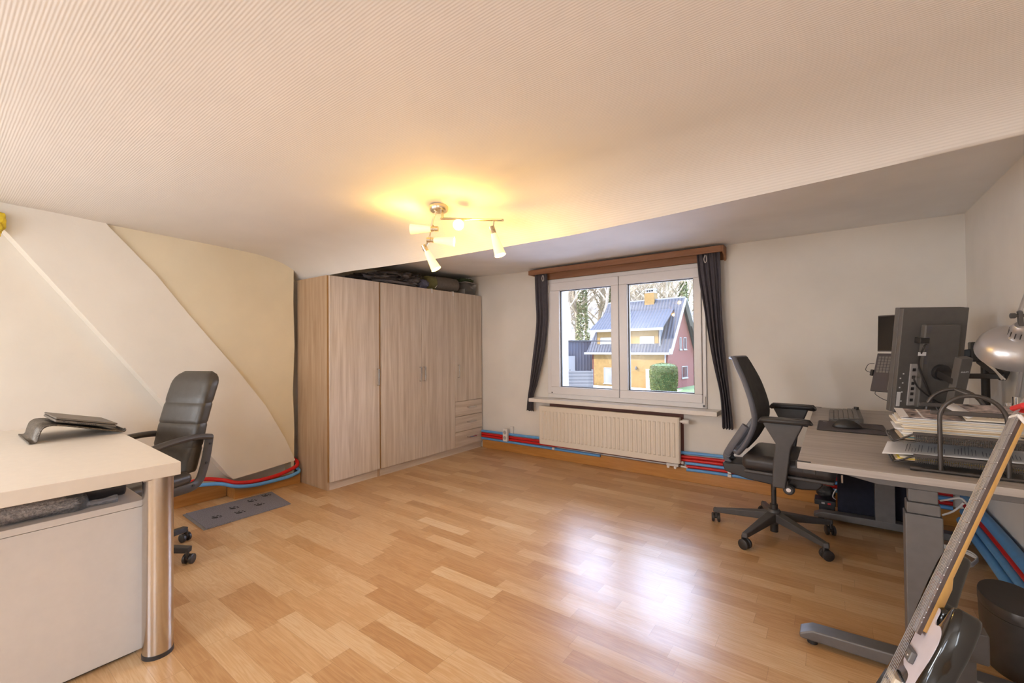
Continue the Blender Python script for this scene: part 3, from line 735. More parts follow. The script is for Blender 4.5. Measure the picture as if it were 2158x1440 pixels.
# ------------------------------------------------------------------ ceiling lamp
LZ = 1.962
t = thing('ceiling_lamp', 'brass-toned five-spot ceiling lamp, lit', 'lamp', (-1.748, 1.70, LZ))
bx, by = -1.748, 1.70
build(MB().lathe([(.0, .0), (.045, 0), (.05, .006), (.052, .02), (.052, .03), (.0, .03)], (bx, by, LZ - .028), n=32), 'ceiling_plate', 'nickel', t, world=True)
def spot(sock0, direc, stem_from, k):
    d_ = V(direc).normalized(); s0 = V(sock0)
    p = build(MB().lathe([(.0, 0), (.0145, 0), (.0145, .018), (.016, .019), (.016, .022), (.0145, .023), (.0145, .027), (.016, .028), (.016, .031), (.0145, .032), (.0145, .045), (.0, .045)], s0, d_, 20), 'socket', 'nickel', t, world=True)
    build(MB().cyl(stem_from, s0 + d_ * .018, .0045, n=10), 'swivel_stem', 'nickel', p, world=True)
    build(MB().lathe([(.0145, .04), (.018, .06), (.021, .09), (.025, .125), (.0285, .155), (.0275, .155), (.024, .125), (.020, .09), (.017, .06), (.0145, .045)], s0, d_, 24), 'shade', 'shade', t, world=True)
    build(MB().lathe([(.0, .05), (.010, .055), (.012, .075), (.012, .10), (.008, .118), (.0, .122)], s0, d_, 14), 'bulb', 'bulb', t, world=True)
    ld = bpy.data.lights.new('bulb_light', 'POINT'); ld.energy = SPOT_W; ld.color = (1, .57, .11); ld.shadow_soft_size = .015
    lo_ = bpy.data.objects.new('bulb_light', ld); COL.objects.link(lo_); lo_.location = s0 + d_ * .172
SPOT_W = 1.9
M['shade'] = emit('frosted_lit_glass', (1, .60, .17), .62, (.9, .8, .6))
M['bulb'] = emit('lit_bulb', (1, .86, .5), 5.0)
# one straight arm to the right, one arm hanging down
build(MB().tube([(-1.735, 1.705, 1.893), (-1.303, 1.70, 1.806)], .0085, 12, flat=.75), 'arm', 'nickel', t, world=True)
build(MB().cyl((-1.728, 1.70, LZ - .025), (-1.718, 1.70, 1.89), .008, n=12), 'arm_post', 'nickel', t, world=True)
build(MB().tube(cr([(-1.758, 1.695, LZ - .025), (-1.775, 1.69, LZ - .05), (-1.795, 1.69, 1.86), (-1.825, 1.70, 1.80), (-1.85, 1.70, 1.765)], 6), .0065, 10), 'arm', 'nickel', t, world=True)
spot((-1.374, 1.70, 1.785), (.25, .05, -.8), (-1.36, 1.70, 1.815), 0)
spot((-1.655, 1.77, 1.862), (.60, -.72, -.28), (-1.63, 1.703, 1.872), 1)
spot((-1.755, 1.70, 1.838), (-.85, -.5, .03), (-1.79, 1.692, 1.862), 2)
spot((-1.835, 1.69, 1.788), (.8, .55, -.08), (-1.815, 1.698, 1.82), 3)
spot((-1.868, 1.695, 1.762), (.36, .22, -.8), (-1.85, 1.70, 1.768), 4)
# ------------------------------------------------------------------ swivel chair at the grey desk
def caster(p, c, tang, parent, mat='black_pl', r=.027):
    """twin-wheel caster: c = floor point, tang = rolling direction"""
    tg = V((tang[0], tang[1], 0)).normalized(); ax = V((-tg.y, tg.x, 0)); c = V(c)
    mb = MB()
    for s_ in (-1, 1):
        q = c + V((0, 0, r)) + ax * s_ * .017
        mb.lathe([(.0, -.009), (r * .8, -.009), (r, -.006), (r, .006), (r * .8, .009), (.0, .009)], q, ax, 20)
    mb.cyl(c + V((0, 0, r)) - ax * .016, c + V((0, 0, r)) + ax * .016, .008, n=10)
    mb.bar(c + V((0, 0, r)) , c + V((0, 0, r + .02)) - tg * .012, .016, .03)
    mb.cyl(c + V((0, 0, r + .012)) - tg * .012, c + V((0, 0, r + .045)) - tg * .012, .009, n=12)
    return build(mb, 'caster', mat, parent)

t = thing('swivel_chair', 'grey mesh-backed swivel chair at the grey desk', 'chair', (-.315, 3.16, 0), radians(-3))
hub = build(MB().lathe([(.0, .075), (.035, .075), (.037, .085), (.037, .15), (.03, .16), (.0, .16)], n=24), 'base_hub', 'dark_pl', t)
base_ang = [176, 248, 320, 32, 104]
for a in base_ang:
    a = radians(a + 5); d_ = V((cos(a), sin(a), 0))
    lg = MB().bar(d_ * .02 + V((0, 0, .118)), d_ * .335 + V((0, 0, .078)), .058, .052, up=(0, 0, 1), w1=.03, h1=.028)
    lg.bar(d_ * .335 + V((0, 0, .092)), d_ * .338 + V((0, 0, .064)), .03, .03)
    l = build(lg, 'leg', 'dark_pl', t, bevel=.005)
    caster(None, (d_ * .338).to_tuple(), (-d_.y * .8 + .3, d_.x * .8 - .2), l, 'black_pl', .029)
build(MB().cyl((0, 0, .02), (0, 0, .19), .022, n=20).cyl((0, 0, .19), (0, 0, .36), .0145, n=20), 'gas_column', 'black_pl', t)
mech = [(-.27, .425), (-.255, .375), (-.12, .345), (.0, .335), (.16, .335), (.235, .345), (.26, .375), (.25, .415), (.10, .43), (-.12, .435)]
m_ = build(MB().prism(mech, (0, .11, 0), (1, 0, 0), (0, 0, 1), .22), 'mechanism', 'black_pl', t, bevel=.008)
build(MB().lathe([(.0, 0), (.026, .0), (.03, .006), (.03, .022), (.022, .03), (.0, .03)], (.10, -.13, .335), (0, -1, 0), 24).cyl((.10, -.131, .335), (.10, -.06, .345), .008), 'tension_knob', 'dark_pl', m_)
build(MB().cyl((.10, -.161, .335), (.10, -.1625, .335), .012), 'knob_cap', 'steel', m_)
build(MB().bar((.03, -.10, .34), (.03, -.17, .335), .012, .02), 'lever', 'black_pl', m_, bevel=.003)
seat = MB().box(-.135, .33, -.235, .235, .43, .525)
build(seat, 'seat', 'seat_leather', t, bevel=.042, seg=5)
build(MB().box(-.12, .32, -.225, .225, .415, .435), 'seat_shell', 'dark_pl', t, bevel=.008)
PRO = cr([(-.205, 0, .50), (-.155, 0, .57), (-.112, 0, .66), (-.095, 0, .735), (-.108, 0, .83), (-.145, 0, .95), (-.19, 0, 1.05), (-.212, 0, 1.098)], 6)
def back_w(z): return lin([(.5, .12), (.56, .165), (.66, .205), (.8, .222), (.95, .205), (1.06, .18), (1.098, .16)], z)
def backsurf(off, wsc=1.0):
    def fn(u, v):
        k = v * (len(PRO) - 1); i = min(int(k), len(PRO) - 2); p = PRO[i].lerp(PRO[i + 1], k - i)
        s_ = u * 2 - 1; w_ = back_w(p.z) * wsc
        return (p.x + off + .045 * s_ * s_, s_ * w_, p.z)
    return fn
build(MB().grid(backsurf(0, .93), 16, 36), 'backrest', 'mesh_fab', t, solid=.012, angle=60)
fr = [backsurf(-.012, .97)(0, v / 30) for v in range(31)] + [backsurf(-.012, .97)(u / 12, 1) for u in range(1, 12)] + [backsurf(-.012, .97)(1, 1 - v / 30) for v in range(31)] + [backsurf(-.012, .97)(1 - u / 12, 0) for u in range(1, 12)]
build(MB().tube(fr, .016, 10, closed=True, flat=.75), 'back_frame', 'blue_grey', t)
sp = MB()
for s_ in (-1, 1):
    sp.tube(cr([(-.125, s_ * .13, .68), (-.175, s_ * .115, .60), (-.225, s_ * .085, .52), (-.258, s_ * .05, .45), (-.225, s_ * .045, .40)], 6), [.014] * 25, 10, flat=1.6)
sp.tube(cr([(-.245, -.07, .475), (-.262, 0, .445), (-.245, .07, .475)], 6), .020, 10)
build(sp, 'back_spine', 'blue_grey', t)
for s_, zt, ox in ((-1, .745, .055), (1, .768, .03)):
    y = s_ * .262
    post = MB()
    pr = [(-.02, .37), (.045, .37), (.055, .45), (.075, .6), (.13, zt - .02), (.13, zt - .008), (-.06, zt - .008), (-.06, zt - .02), (-.0, .62), (-.015, .5)]
    post.prism(pr, (ox, y + .018, 0), (1, 0, 0), (0, 0, 1), .036)
    a = build(post, 'armrest', 'dark_pl', t, bevel=.008, seg=3)
    build(MB().bar((.03 + ox, y, .40), (.03 + ox, s_ * .09, .40), .05, .025, up=(0, 0, 1)), 'arm_bracket', 'black_pl', a)
    pad = MB().lathe([(.0, -.012), (.9, -.012), (1, -.004), (1, .004), (.9, .012), (.0, .014)], n=36)
    for i, p in enumerate(pad.v):
        q = p.copy(); rr = sqrt(q.x ** 2 + q.y ** 2) + 1e-9
        ang = math.atan2(q.y, q.x); e = (abs(cos(ang)) ** 4 + abs(sin(ang)) ** 4) ** -.25
        pad.v[i] = V((.045 + ox + q.x * e * .132, y + q.y * e * .047, zt + .006 + p.z - .012 * (abs(q.x) > .8)))
    build(pad, 'arm_pad', 'black_pl', a)

# ------------------------------------------------------------------ leather chair at the white desk
t = thing('office_chair', 'black leather high-back office chair at the white desk', 'chair', (-3.122, .692, 0), radians(-69.5))
build(MB().lathe([(.0, .06), (.03, .06), (.032, .1), (.028, .13), (.0, .13)], n=20), 'base_hub', 'black_pl', t)
for a in (40, 112, 184, 256, 328):
    a = radians(a + 69.5); d_ = V((cos(a), sin(a), 0))
    l = build(MB().bar(d_ * .02 + V((0, 0, .095)), d_ * .31 + V((0, 0, .075)), .045, .04, up=(0, 0, 1), w1=.038, h1=.03), 'leg', 'black_pl', t, bevel=.004)
    caster(None, (d_ * .305).to_tuple(), (-d_.y, d_.x), l, 'black_pl', .026)
build(MB().cyl((0, 0, .1), (0, 0, .26), .024, n=20).cyl((0, 0, .26), (0, 0, .36), .014, n=20), 'gas_column', 'black_pl', t)
build(MB().box(-.13, .13, -.09, .09, .355, .40), 'mechanism', 'black_pl', t, bevel=.006)
build(MB().box(-.20, .27, -.205, .205, .40, .475), 'seat', 'leather', t, bevel=.036, seg=4)
bp = [(-.215, .46), (-.255, .60), (-.29, .75), (-.335, .90), (-.37, 1.0), (-.385, 1.04)]
def back_sec(z0, z1, name, first=False, last=False):
    """one padded section of the backrest between two seams"""
    nv, nu = 10, 30; mb = MB(); rows_ = []
    for j in range(nv + 1):
        z = z0 + (z1 - z0) * j / nv; xc = lin([(b, a) for a, b in bp], z)
        e = min(j, nv - j) / nv; pinch = .0045 * (1 - min(1, e * 9)) ** 2
        hw = .162 if not last else .162 * (1 - .30 * max(0, (z - z0) / (z1 - z0) - .55) ** 2 / .2) 
        th = .045
        if last: th = .045 * sqrt(max(.02, 1 - max(0, ((z - z0) / (z1 - z0) - .72) / .29) ** 2))
        ring = []
        for k in range(nu):
            a = 2 * pi * k / nu; c_, s_ = cos(a), sin(a)
            ex = .45
            px = math.copysign(abs(c_) ** ex, c_) * (th - pinch); py = math.copysign(abs(s_) ** .3, s_) * (hw - pinch * .6)
            ring.append(V((xc + px, py, z)))
        rows_ += ring
    fs = [(j * nu + k, j * nu + (k + 1) % nu, (j + 1) * nu + (k + 1) % nu, (j + 1) * nu + k) for j in range(nv) for k in range(nu)]
    fs += [tuple(range(nu - 1, -1, -1)), tuple(nv * nu + k for k in range(nu))]
    return mb.add(rows_, fs)
bk = MB()
for z0, z1, la in ((.46, .60, 0), (.60, .735, 0), (.735, .855, 0), (.855, 1.045, 1)):
    b2 = back_sec(z0, z1, 'b', last=bool(la)); bk.add(b2.v, b2.f)
build(bk, 'backrest', 'leather', t, angle=50)
for s_ in (-1, 1):
    y = s_ * .192
    a = build(MB().tube(cr([(-.31, y, .652), (-.22, y, .668), (-.08, y * 1.04, .665), (.06, y * 1.05, .64), (.16, y * 1.03, .57), (.19, y, .48), (.15, y * .9, .42)], 7), [.018] * 43, 12, flat=1.25, up=(0, 1, 0)), 'armrest', 'dark_pl', t)
    br = cr([(-.30, y, .655), (-.285, y, .56), (-.262, y, .47), (-.23, y, .405), (-.16, y, .385), (.06, y * .8, .385)], 7)
    build(MB().tube(br, [.0125] * len(br), 12, flat=2.2, up=(1, 0, 0)), 'arm_bracket', 'dark_pl', a)
    for x, z in ((-.295, .615), (-.27, .505), (-.19, .395)):
        build(MB().cyl((x, y + s_ * .012, z), (x, y + s_ * .0165, z), .007, n=12), 'screw', 'black_pl', a)

# ------------------------------------------------------------------ white desk
DZ = .74
t = thing('desk', 'white laminate desk with steel post leg by the leather chair', 'desk', (-2.95, .23, 0))
build(MB().add([(-3.70, -.17, .69), (-2.11, -.17, .69), (-2.08, .613, .69), (-3.70, .665, .69), (-3.70, -.17, DZ), (-2.11, -.17, DZ), (-2.08, .613, DZ), (-3.70, .665, DZ)],
               [(3, 2, 1, 0), (4, 5, 6, 7), (0, 1, 5, 4), (1, 2, 6, 5), (2, 3, 7, 6), (3, 0, 4, 7)]), 'desk_top', 'white_lam', t, world=True, bevel=.002)
for x, y in ((-2.139, .556), (-3.63, .60), (-2.16, -.11), (-3.63, -.11)):
    l = build(MB().cyl((x, y, .012), (x, y, .69), .0485, n=40), 'leg', 'steel', t, world=True)
    build(MB().cyl((x, y, 0), (x, y, .016), .0500, n=40), 'foot_cap', 'black_pl', l, world=True)
build(MB().box(-2.24, -2.10, .50, .60, .683, .691), 'leg_plate', 'steel', t, world=True)

t = thing('drawer_unit', 'white low cabinet under the white desk', 'cabinet', (-2.45, .2, 0))
build(MB().box(-2.70, -2.20, -.15, .528, .012, .566), 'body', 'white_cab', t, world=True, bevel=.002)
build(MB().box(-2.705, -2.197, -.155, .532, .568, .592), 'top_panel', 'white_cab', t, world=True, bevel=.002)
build(MB().box(-2.68, -2.22, -.13, .51, 0, .012), 'foot_rail', 'black_pl', t, world=True)
# roll and wrapped rug between cabinet and desk top
build_roll = MB().tube(cr([(-2.40, -.14, .634), (-2.385, .1, .634), (-2.36, .3, .635), (-2.335, .50, .635)], 8), [.04] * 25, 20)
tag(build(build_roll, 'rolled_bag', 'seat_leather', bevel=.01), 'black rolled bag lying on the white cabinet', 'roll')
fl = MB().ball((0, 0, 0), 1, 60, 40)
for i, p in enumerate(fl.v):
    nn = noise.noise(p * 9 + V((3, 1, 2))) * .12 + noise.noise(p * 22) * .10
    q = V((max(-.9, min(.9, p.x)), p.y, max(-.8, min(.8, p.z)))) * (1 + nn)
    fl.v[i] = V((-2.285 + q.x * .052, .085 + q.y * .27, .628 + q.z * .040 - .012 * q.y))
    fl.v[i].z = max(fl.v[i].z, .5935)
t = thing('wrapped_rug', 'grey shaggy rug rolled in clear film on the white cabinet', 'rug', (-2.3, .1, .593))
build(fl, 'rug_roll', 'fluff', t, world=True, angle=80)
ff = MB().tube(cr([(-2.285, -.16, .63), (-2.285, .1, .632), (-2.28, .30, .622), (-2.272, .36, .608), (-2.268, .39, .602), (-2.265, .46, .598)], 7), [.05] * 14 + [.048] * 7 + [.043, .038, .03, .024, .019, .015, .012, .012, .013, .014, .016, .017, .018, .02, .02], 20, flat=.9)
for i, p in enumerate(ff.v):
    ff.v[i] = p + V((noise.noise(p * 40) * .004, 0, noise.noise(p * 37 + V((5, 5, 5))) * .004)); ff.v[i].z = max(ff.v[i].z, .594)
build(ff, 'film_sleeve', 'film', t, world=True)

# laptop on its riser
t = thing('laptop_riser', 'dark woven-metal laptop riser on the white desk', 'laptop stand', (-3.2, .45, DZ))
prof = cr([(.305, .745), (.318, .743), (.33, .749), (.338, .78), (.348, .806), (.372, .818), (.42, .811), (.5, .788), (.585, .762), (.64, .747), (.652, .754), (.648, .764)], 6)
build(MB().add(
    [V((x, p.x, p.y)) for p in prof for x in (-3.42, -3.05)], [(2 * i, 2 * i + 1, 2 * i + 3, 2 * i + 2) for i in range(len(prof) - 1)]), 'bent_sheet', 'standmesh', t, world=True, solid=.004, off=1)
for x_ in (-3.05, -3.42): build(MB().tube([(x_, p.x, p.y + .002) for p in prof], .004, 6), 'edge_wire', 'standmesh', t, world=True)
lt = thing('laptop', 'closed taupe laptop lying on the woven-metal riser', 'laptop', (-3.22, .50, .822))
d_ = V((0, .24, -.064)).normalized(); nrm = V((0, d_.z * -1, d_.y)); xx = V((1, 0, 0))
o = V((-3.225, .505, .8095))
build(MB().obox(o, (.335, .235, .013), xx, d_, nrm), 'base', 'laptop2', lt, world=True, bevel=.005)
build(MB().obox(o + nrm * .0125, (.335, .237, .009), xx, d_, nrm), 'lid', 'laptop2', lt, world=True, bevel=.004)
pm = MB()
for i in range(10): pm.obox(o + xx * .1675 + d_ * (-.035 + i * .0075) + nrm * .0005, (.002, .004, .006), xx, d_, nrm)
for q in (-.085, -.068): pm.obox(o + xx * .1675 + d_ * q, (.002, .009, .004), xx, d_, nrm)
pm.obox(o + xx * .1675 + d_ * .075, (.002, .05, .0015), xx, d_, nrm)
build(pm, 'port_row', 'black_pl', lt, world=True)

# doormat with paw prints
t = MB()
c4 = [(-3.757, 1.118), (-3.325, 1.103), (-3.339, 1.676), (-3.744, 1.722)]
def mp(u, v):
    a = V((*c4[0], 0)).lerp(V((*c4[1], 0)), u); b = V((*c4[3], 0)).lerp(V((*c4[2], 0)), u); return a.lerp(b, v)
t.mat(0)
P = [mp(0, .03), mp(1, .03), mp(1, 1), mp(0, 1)]
t.add([p + V((0, 0, .001)) for p in P] + [p + V((0, 0, .008)) for p in P], [(3, 2, 1, 0), (4, 5, 6, 7), (0, 1, 5, 4), (1, 2, 6, 5), (2, 3, 7, 6), (3, 0, 4, 7)])
t.mat(1)
P = [mp(0, 0), mp(1, 0), mp(1, .03), mp(0, .03)]
t.add([p + V((0, 0, .0005)) for p in P] + [p + V((0, 0, .005)) for p in P], [(3, 2, 1, 0), (4, 5, 6, 7), (0, 1, 5, 4), (1, 2, 6, 5), (2, 3, 7, 6), (3, 0, 4, 7)])
t.mat(2)
def disc(mb, c, r, sx=1, sy=1, rot=0, n=14):
    ca, sa = cos(rot), sin(rot)
    vs = []
    for k in range(n):
        a = 2 * pi * k / n; x, y = cos(a) * r * sx, sin(a) * r * sy
        vs.append(c + V((x * ca - y * sa, x * sa + y * ca, 0)))
    mb.add(vs, [tuple(range(n))])
for u, v, an in ((.62, .2, .5), (.72, .44, .9), (.40, .44, .6), (.60, .70, 1.0), (.28, .68, .7), (.18, .88, .8)):
    c = mp(u, v) + V((0, 0, .0086)); ca, sa = cos(an), sin(an)
    disc(t, c, .02, 1.1, .85, an)
    for k, (x, y) in enumerate(((-.03, .018), (-.011, .034), (.011, .034), (.03, .018))):
        disc(t, c + V((x * ca - y * sa, x * sa + y * ca, 0)), .0085, .8, 1.2, an)
tag(build(t, 'doormat', ['mat_fab', 'mat_edge', 'paw']), 'grey doormat with dark paw prints beside the skirting', 'doormat')

# yellow bag hanging at the top of the left wall
hb = thing('hanging_bag', 'glossy yellow plastic bag hanging at the ceiling edge', 'bag', (-3.79, .23, 1.9))
crumple('bag_body', 'yellow_plastic', (-3.785, .232, 1.905), (.075, .11, .15), 3, .45, 2.2, parent=hb)
build(MB().tube(cr([(-3.80, .225, 1.97), (-3.81, .215, 2.0), (-3.82, .21, 2.035)], 4), .004, 6), 'cord', 'yellow_plastic', hb, world=True)
# ------------------------------------------------------------------ grey height-adjustable desk
D0, D1 = 1.958, 3.735
t = thing('standing_desk', 'grey oak height-adjustable desk along the right wall', 'desk', (.27, 2.85, 0))
build(MB().box(-.118, .672, D0, D1, .715, DZ), 'desk_top', 'greyoak', t, world=True, bevel=.0015)
def arm_prof(y):
    return MB().prism([(-.045, .7145), (-.045, .70), (.02, .688), (.12, .668), (.64, .668), (.64, .7145)], (0, y + .06, 0), (1, 0, 0), (0, 0, 1), .06)
for y in (2.075, 3.57):
    build(arm_prof(y), 'support_bracket', 'grey_metal_lite', t, world=True, bevel=.002)
build(MB().box(.22, .255, 2.135, 3.57, .672, .7125), 'crossbeam', 'grey_metal', t, world=True, bevel=.002)
for y, yaw in ((2.105, 0), (3.61, 0)):
    l = build(MB().box(.194, .292, y - .034, y + .034, .05, .582), 'leg', 'grey_metal_lite', t, world=True, bevel=.004, seg=3)
    build(MB().box(.199, .287, y - .0295, y + .0295, .582, .622), 'leg_stage', 'grey_metal_lite', l, world=True, bevel=.004)
    build(MB().box(.204, .282, y - .025, y + .025, .622, .668), 'leg_stage', 'grey_metal_lite', l, world=True, bevel=.004)
    ft = MB()
    pf = [(-.125, .022), (-.127, .040), (-.085, .062), (.2, .070), (.3, .070), (.58, .062), (.622, .040), (.62, .022)]
    ft.prism(pf, (0, y + .036, 0), (1, 0, 0), (0, 0, 1), .072)
    f_ = build(ft, 'foot', 'grey_metal_lite', t, world=True, bevel=.006, seg=3)
    for x in (-.085, .58):
        build(MB().cyl((x, y, 0), (x, y, .023), .018, n=16), 'glide', 'black_pl', f_, world=True)
for y, nm2 in ((1.965, 1), (3.728, -1)):
    build(MB().box(-.122, -.119, y - .007, y + .007, .712, .743).box(-.122, -.075, y - .003, y + .003, .741, .7435), 'corner_clip', 'black_pl', t, world=True)
build(MB().box(-.10, -.06, 1.975, 2.02, .695, .7145), 'control_switch', 'black_pl', t, world=True, bevel=.003)

# ------------------------------------------------------------------ on the grey desk
E_ = DZ + .0005
def rrect(x0, x1, y0, y1, r, n=6):
    out = []
    for cx, cy, a0 in ((x1 - r, y1 - r, 0), (x0 + r, y1 - r, 90), (x0 + r, y0 + r, 180), (x1 - r, y0 + r, 270)):
        for k in range(n + 1):
            a = radians(a0 + 90 * k / n); out.append((cx + r * cos(a), cy + r * sin(a)))
    return out
t = tag(build(MB().prism(rrect(-.075, .205, 2.735, 3.06, .012), (0, 0, E_), (1, 0, 0), (0, 1, 0), .003), 'mouse_pad', 'pad'), 'dark grey mouse pad with black stitched edge', 'mouse pad')
rr = rrect(-.075, .205, 2.735, 3.06, .012)
build(MB().tube([(a, b, E_ + .0025) for a, b in rr], .0028, 6, closed=True), 'stitched_edge', 'black_pl', t)
build(MB().box(-.055, -.035, 3.028, 3.036, E_ + .003, E_ + .0034), 'woven_label', 'socket_hole', t)
mm = MB().ball((0, 0, 0), 1, 32, 20)
for i, p in enumerate(mm.v):
    x = p.x; wv = .036 * (1 - .12 * x * x + .04 * x) 
    z = max(p.z, -.12)
    hgt = .042 * (1 - .28 * (x + .35) ** 2)
    mm.v[i] = V((.05 + x * .064, 2.862 + p.y * wv + .012 * x, E_ + .004 + .005 + max(z, -.05) * hgt))
    mm.v[i].z = max(mm.v[i].z, E_ + .0034)
t = thing('computer_mouse', 'black wired mouse on the mouse pad', 'mouse', (.05, 2.862, E_))
build(mm, 'shell', 'black_pl', t, world=True, angle=60)
build(MB().cyl((.092, 2.862, E_ + .036), (.092, 2.876, E_ + .036), .010, n=16), 'scroll_wheel', 'dark_pl', t, world=True)
build(MB().tube(cr([(.112, 2.876, E_ + .008), (.14, 2.88, E_ + .006), (.19, 2.84, E_ + .0062), (.23, 2.72, E_ + .003), (.34, 2.60, E_ + .003), (.655, 2.58, E_ + .003)], 6), .0022, 8), 'cord', 'black_pl', t, world=True)
t = thing('keyboard', 'grey keyboard with volume knob behind the mouse', 'keyboard', (.06, 3.3, E_))
kx0, kx1, ky0, ky1 = -.03, .125, 3.085, 3.53
def kz(x): return E_ + .008 + (x - kx0) * .13
build(MB().add([(x, y, z) for y in (ky0, ky1) for x, z in ((kx0, E_), (kx1, E_), (kx1, kz(kx1)), (kx0, kz(kx0)))], [(3, 2, 1, 0), (4, 5, 6, 7), (0, 1, 5, 4), (1, 2, 6, 5), (2, 3, 7, 6), (3, 0, 4, 7)]), 'body', 'keys_gap', t, world=True, bevel=.002)
kk = MB()
for i in range(6):
    for j in range(20):
        x = kx0 + .013 + i * .0225; y = ky0 + .016 + j * .0217
        if i == 0 and 5 < j < 12:
            if j != 8: continue
            kk.box(x - .009, x + .009, y - .055, y + .055, kz(x) + .0005, kz(x) + .007)
        else: kk.box(x - .0095, x + .0095, y - .0095, y + .0095, kz(x) + .0005, kz(x) + .007)
build(kk, 'key_field', 'keys', t, world=True)
build(MB().cyl((.108, 3.50, kz(.108)), (.108, 3.50, kz(.108) + .018), .013, n=20), 'volume_knob', 'black_pl', t, world=True)

# monitor turned on end, its back to the door
tx, bb = V((.845, .535, 0)), V((.535, -.845, 0)); th = radians(8)
uu = (V((0, 0, cos(th))) + bb * sin(th)).normalized(); nn_ = tx.cross(uu) * 1.0
if nn_.dot(bb) < 0: nn_ = -nn_
MO = V((.2255, 2.757, .853))                     # lower left corner of the back face
MW, MH = .285, .495
def mon(a, b, c): return MO + tx * a + uu * b + nn_ * c
def mbox(mb, a0, a1, b0, b1, c0, c1):
    return mb.obox(mon((a0 + a1) / 2, (b0 + b1) / 2, (c0 + c1) / 2), (a1 - a0, b1 - b0, c1 - c0), tx, uu, nn_)
t = thing('monitor', 'black computer monitor on end, showing its back', 'monitor', (.40, 2.80, DZ))
build(mbox(MB(), 0, MW, 0, MH, -.022, 0), 'rear_cover', 'monitor_pl', t, world=True, bevel=.003)
build(mbox(MB(), -.001, MW + .001, -.001, MH + .001, -.048, -.022), 'front_bezel', 'monitor_pl', t, world=True, bevel=.003)
build(mbox(MB(), .012, MW - .012, .012, MH - .012, -.0495, -.048), 'screen', 'screen', t, world=True)
build(mbox(MB(), .082, .236, .03, MH - .075, 0, .028), 'back_housing', 'monitor_pl', t, world=True, bevel=.006, seg=3)
build(mbox(MB(), .11, .21, .15, .25, .028, .0288), 'mount_plate', 'monitor_pl', t, world=True)
pp = build(mbox(MB(), .052, .083, .035, .235, .0, .007), 'port_panel', 'port_panel' if 'port_panel' in M else 'socket_hole', t, world=True, bevel=.001)
q = MB()
for b_ in (.055, .085, .11, .135, .165, .20): mbox(q, .060, .073, b_, b_ + .014, .007, .0085)
build(q, 'port', 'black_pl', pp, world=True)
q = MB()
for i in range(8):
    mbox(q, .012 + .012 * (i % 2), .018 + .012 * (i % 2), .03 + i * .022, .036 + i * .022, 0, .001)
build(q, 'regulatory_marks', 'paper', t, world=True)
build(mbox(MB(), .006, .022, .03, .10, 0, .0008), 'serial_label', 'paper', t, world=True)
q = MB()
for i in range(16): mbox(q, .088, .102, .24 + i * .008, .2435 + i * .008, .028, .0286)
for i in range(5): mbox(q, .088, .108, .385 + i * .007, .388 + i * .007, .028, .0286)
build(q, 'vent_slot', 'ink', t, world=True)
build(mbox(MB(), .06, .10, .335, .36, .0, .034), 'power_socket', 'black_pl', t, world=True, bevel=.002)
# stand
c0, c1 = V((.412, 2.80, .752)), V((.452, 2.675, 1.118))
ax_ = (c1 - c0).normalized(); cx_ = (tx - ax_ * tx.dot(ax_)).normalized(); cn = cx_.cross(ax_)
if cn.dot(bb) < 0: cn = -cn
col_ = build(MB().obox((c0 + c1) / 2, (.047, (c1 - c0).length, .034), cx_, ax_, cn), 'stand_column', 'monitor_pl', t, world=True, bevel=.003)
lettering('PHILIPS', 'lettering', .0095, 'paper', t, c1 - ax_ * .062 + cn * .0172, cx_, ax_, .0002, 'CENTER')
vm = mon(.16, .20, .028); va = c0 + ax_ * .275
build(MB().bar(vm, va, .05, .03, up=(0, 0, 1)), 'stand_arm', 'black_pl', t, world=True, bevel=.003)
build(MB().cyl(vm, vm + nn_ * .02, .036, n=24), 'mount_disc', 'black_pl', t, world=True)
build(MB().obox(V((.40, 2.815, .7465)), (.22, .19, .011), tx, V((-.535, .845, 0)), (0, 0, 1)), 'stand_base', 'dark_pl', t, world=True, bevel=.003)
# cables at the monitor
pc = mon(.08, .33, .036)
tag(build(MB().tube(cr([pc + nn_ * .004, pc + nn_ * .03 - tx * .03 - uu * .01, mon(.065, .24, .03), mon(.10, .14, .04), mon(.15, .02, .06), V((.42, 2.62, .79)), V((.46, 2.58, .748))], 8), .0042, 8), 'power_cable', 'black_pl'), 'black power cable looping across the monitor back', 'cable', 'monitor cables')
p_lab = mon(.055, .29, .055)
pc2 = mon(.066, .175, .012)
tag(build(MB().tube(cr([pc2, pc2 + nn_ * .035 - tx * .03, mon(.06, .13, .05), mon(.14, .07, .05), mon(.26, .01, .05), V((.50, 2.66, .80)), V((.53, 2.62, .748))], 8), .0036, 8), 'video_cable', 'black_pl'), 'black video cable dropping from the monitor ports', 'cable', 'monitor cables')
tag(build(MB().obox(p_lab, (.034, .017, .001), tx, uu, nn_), 'cable_tag', 'paper'), 'white tag on the monitor power cable', 'tag')

# notebook on an arm behind the monitor
n2 = V((-.6, -.8, 0)); t2x = V((.8, -.6, 0)); Hh = V((.203, 3.30, 1.136))
t = thing('laptop', 'open grey laptop held on an arm behind the monitor', 'laptop', (.33, 3.22, 1.13))
su = (V((0, 0, 1)) * cos(.05) - n2 * sin(.05)).normalized(); sn = t2x.cross(su); sn = sn if sn.dot(n2) > 0 else -sn
W2 = .325
build(MB().obox(Hh + t2x * W2 / 2 + su * .104 - sn * .003, (W2, .208, .006), t2x, su, sn), 'lid', 'laptop', t, world=True, bevel=.002)
build(MB().obox(Hh + t2x * W2 / 2 + su * .104 + sn * .0005, (W2 - .008, .196, .0012), t2x, su, sn), 'screen', 'screen', t, world=True)
dd = (V((0, 0, -1)) * cos(.30) + n2 * sin(.30)).normalized(); dn = dd.cross(t2x); dn = dn if dn.dot(n2) > 0 else -dn
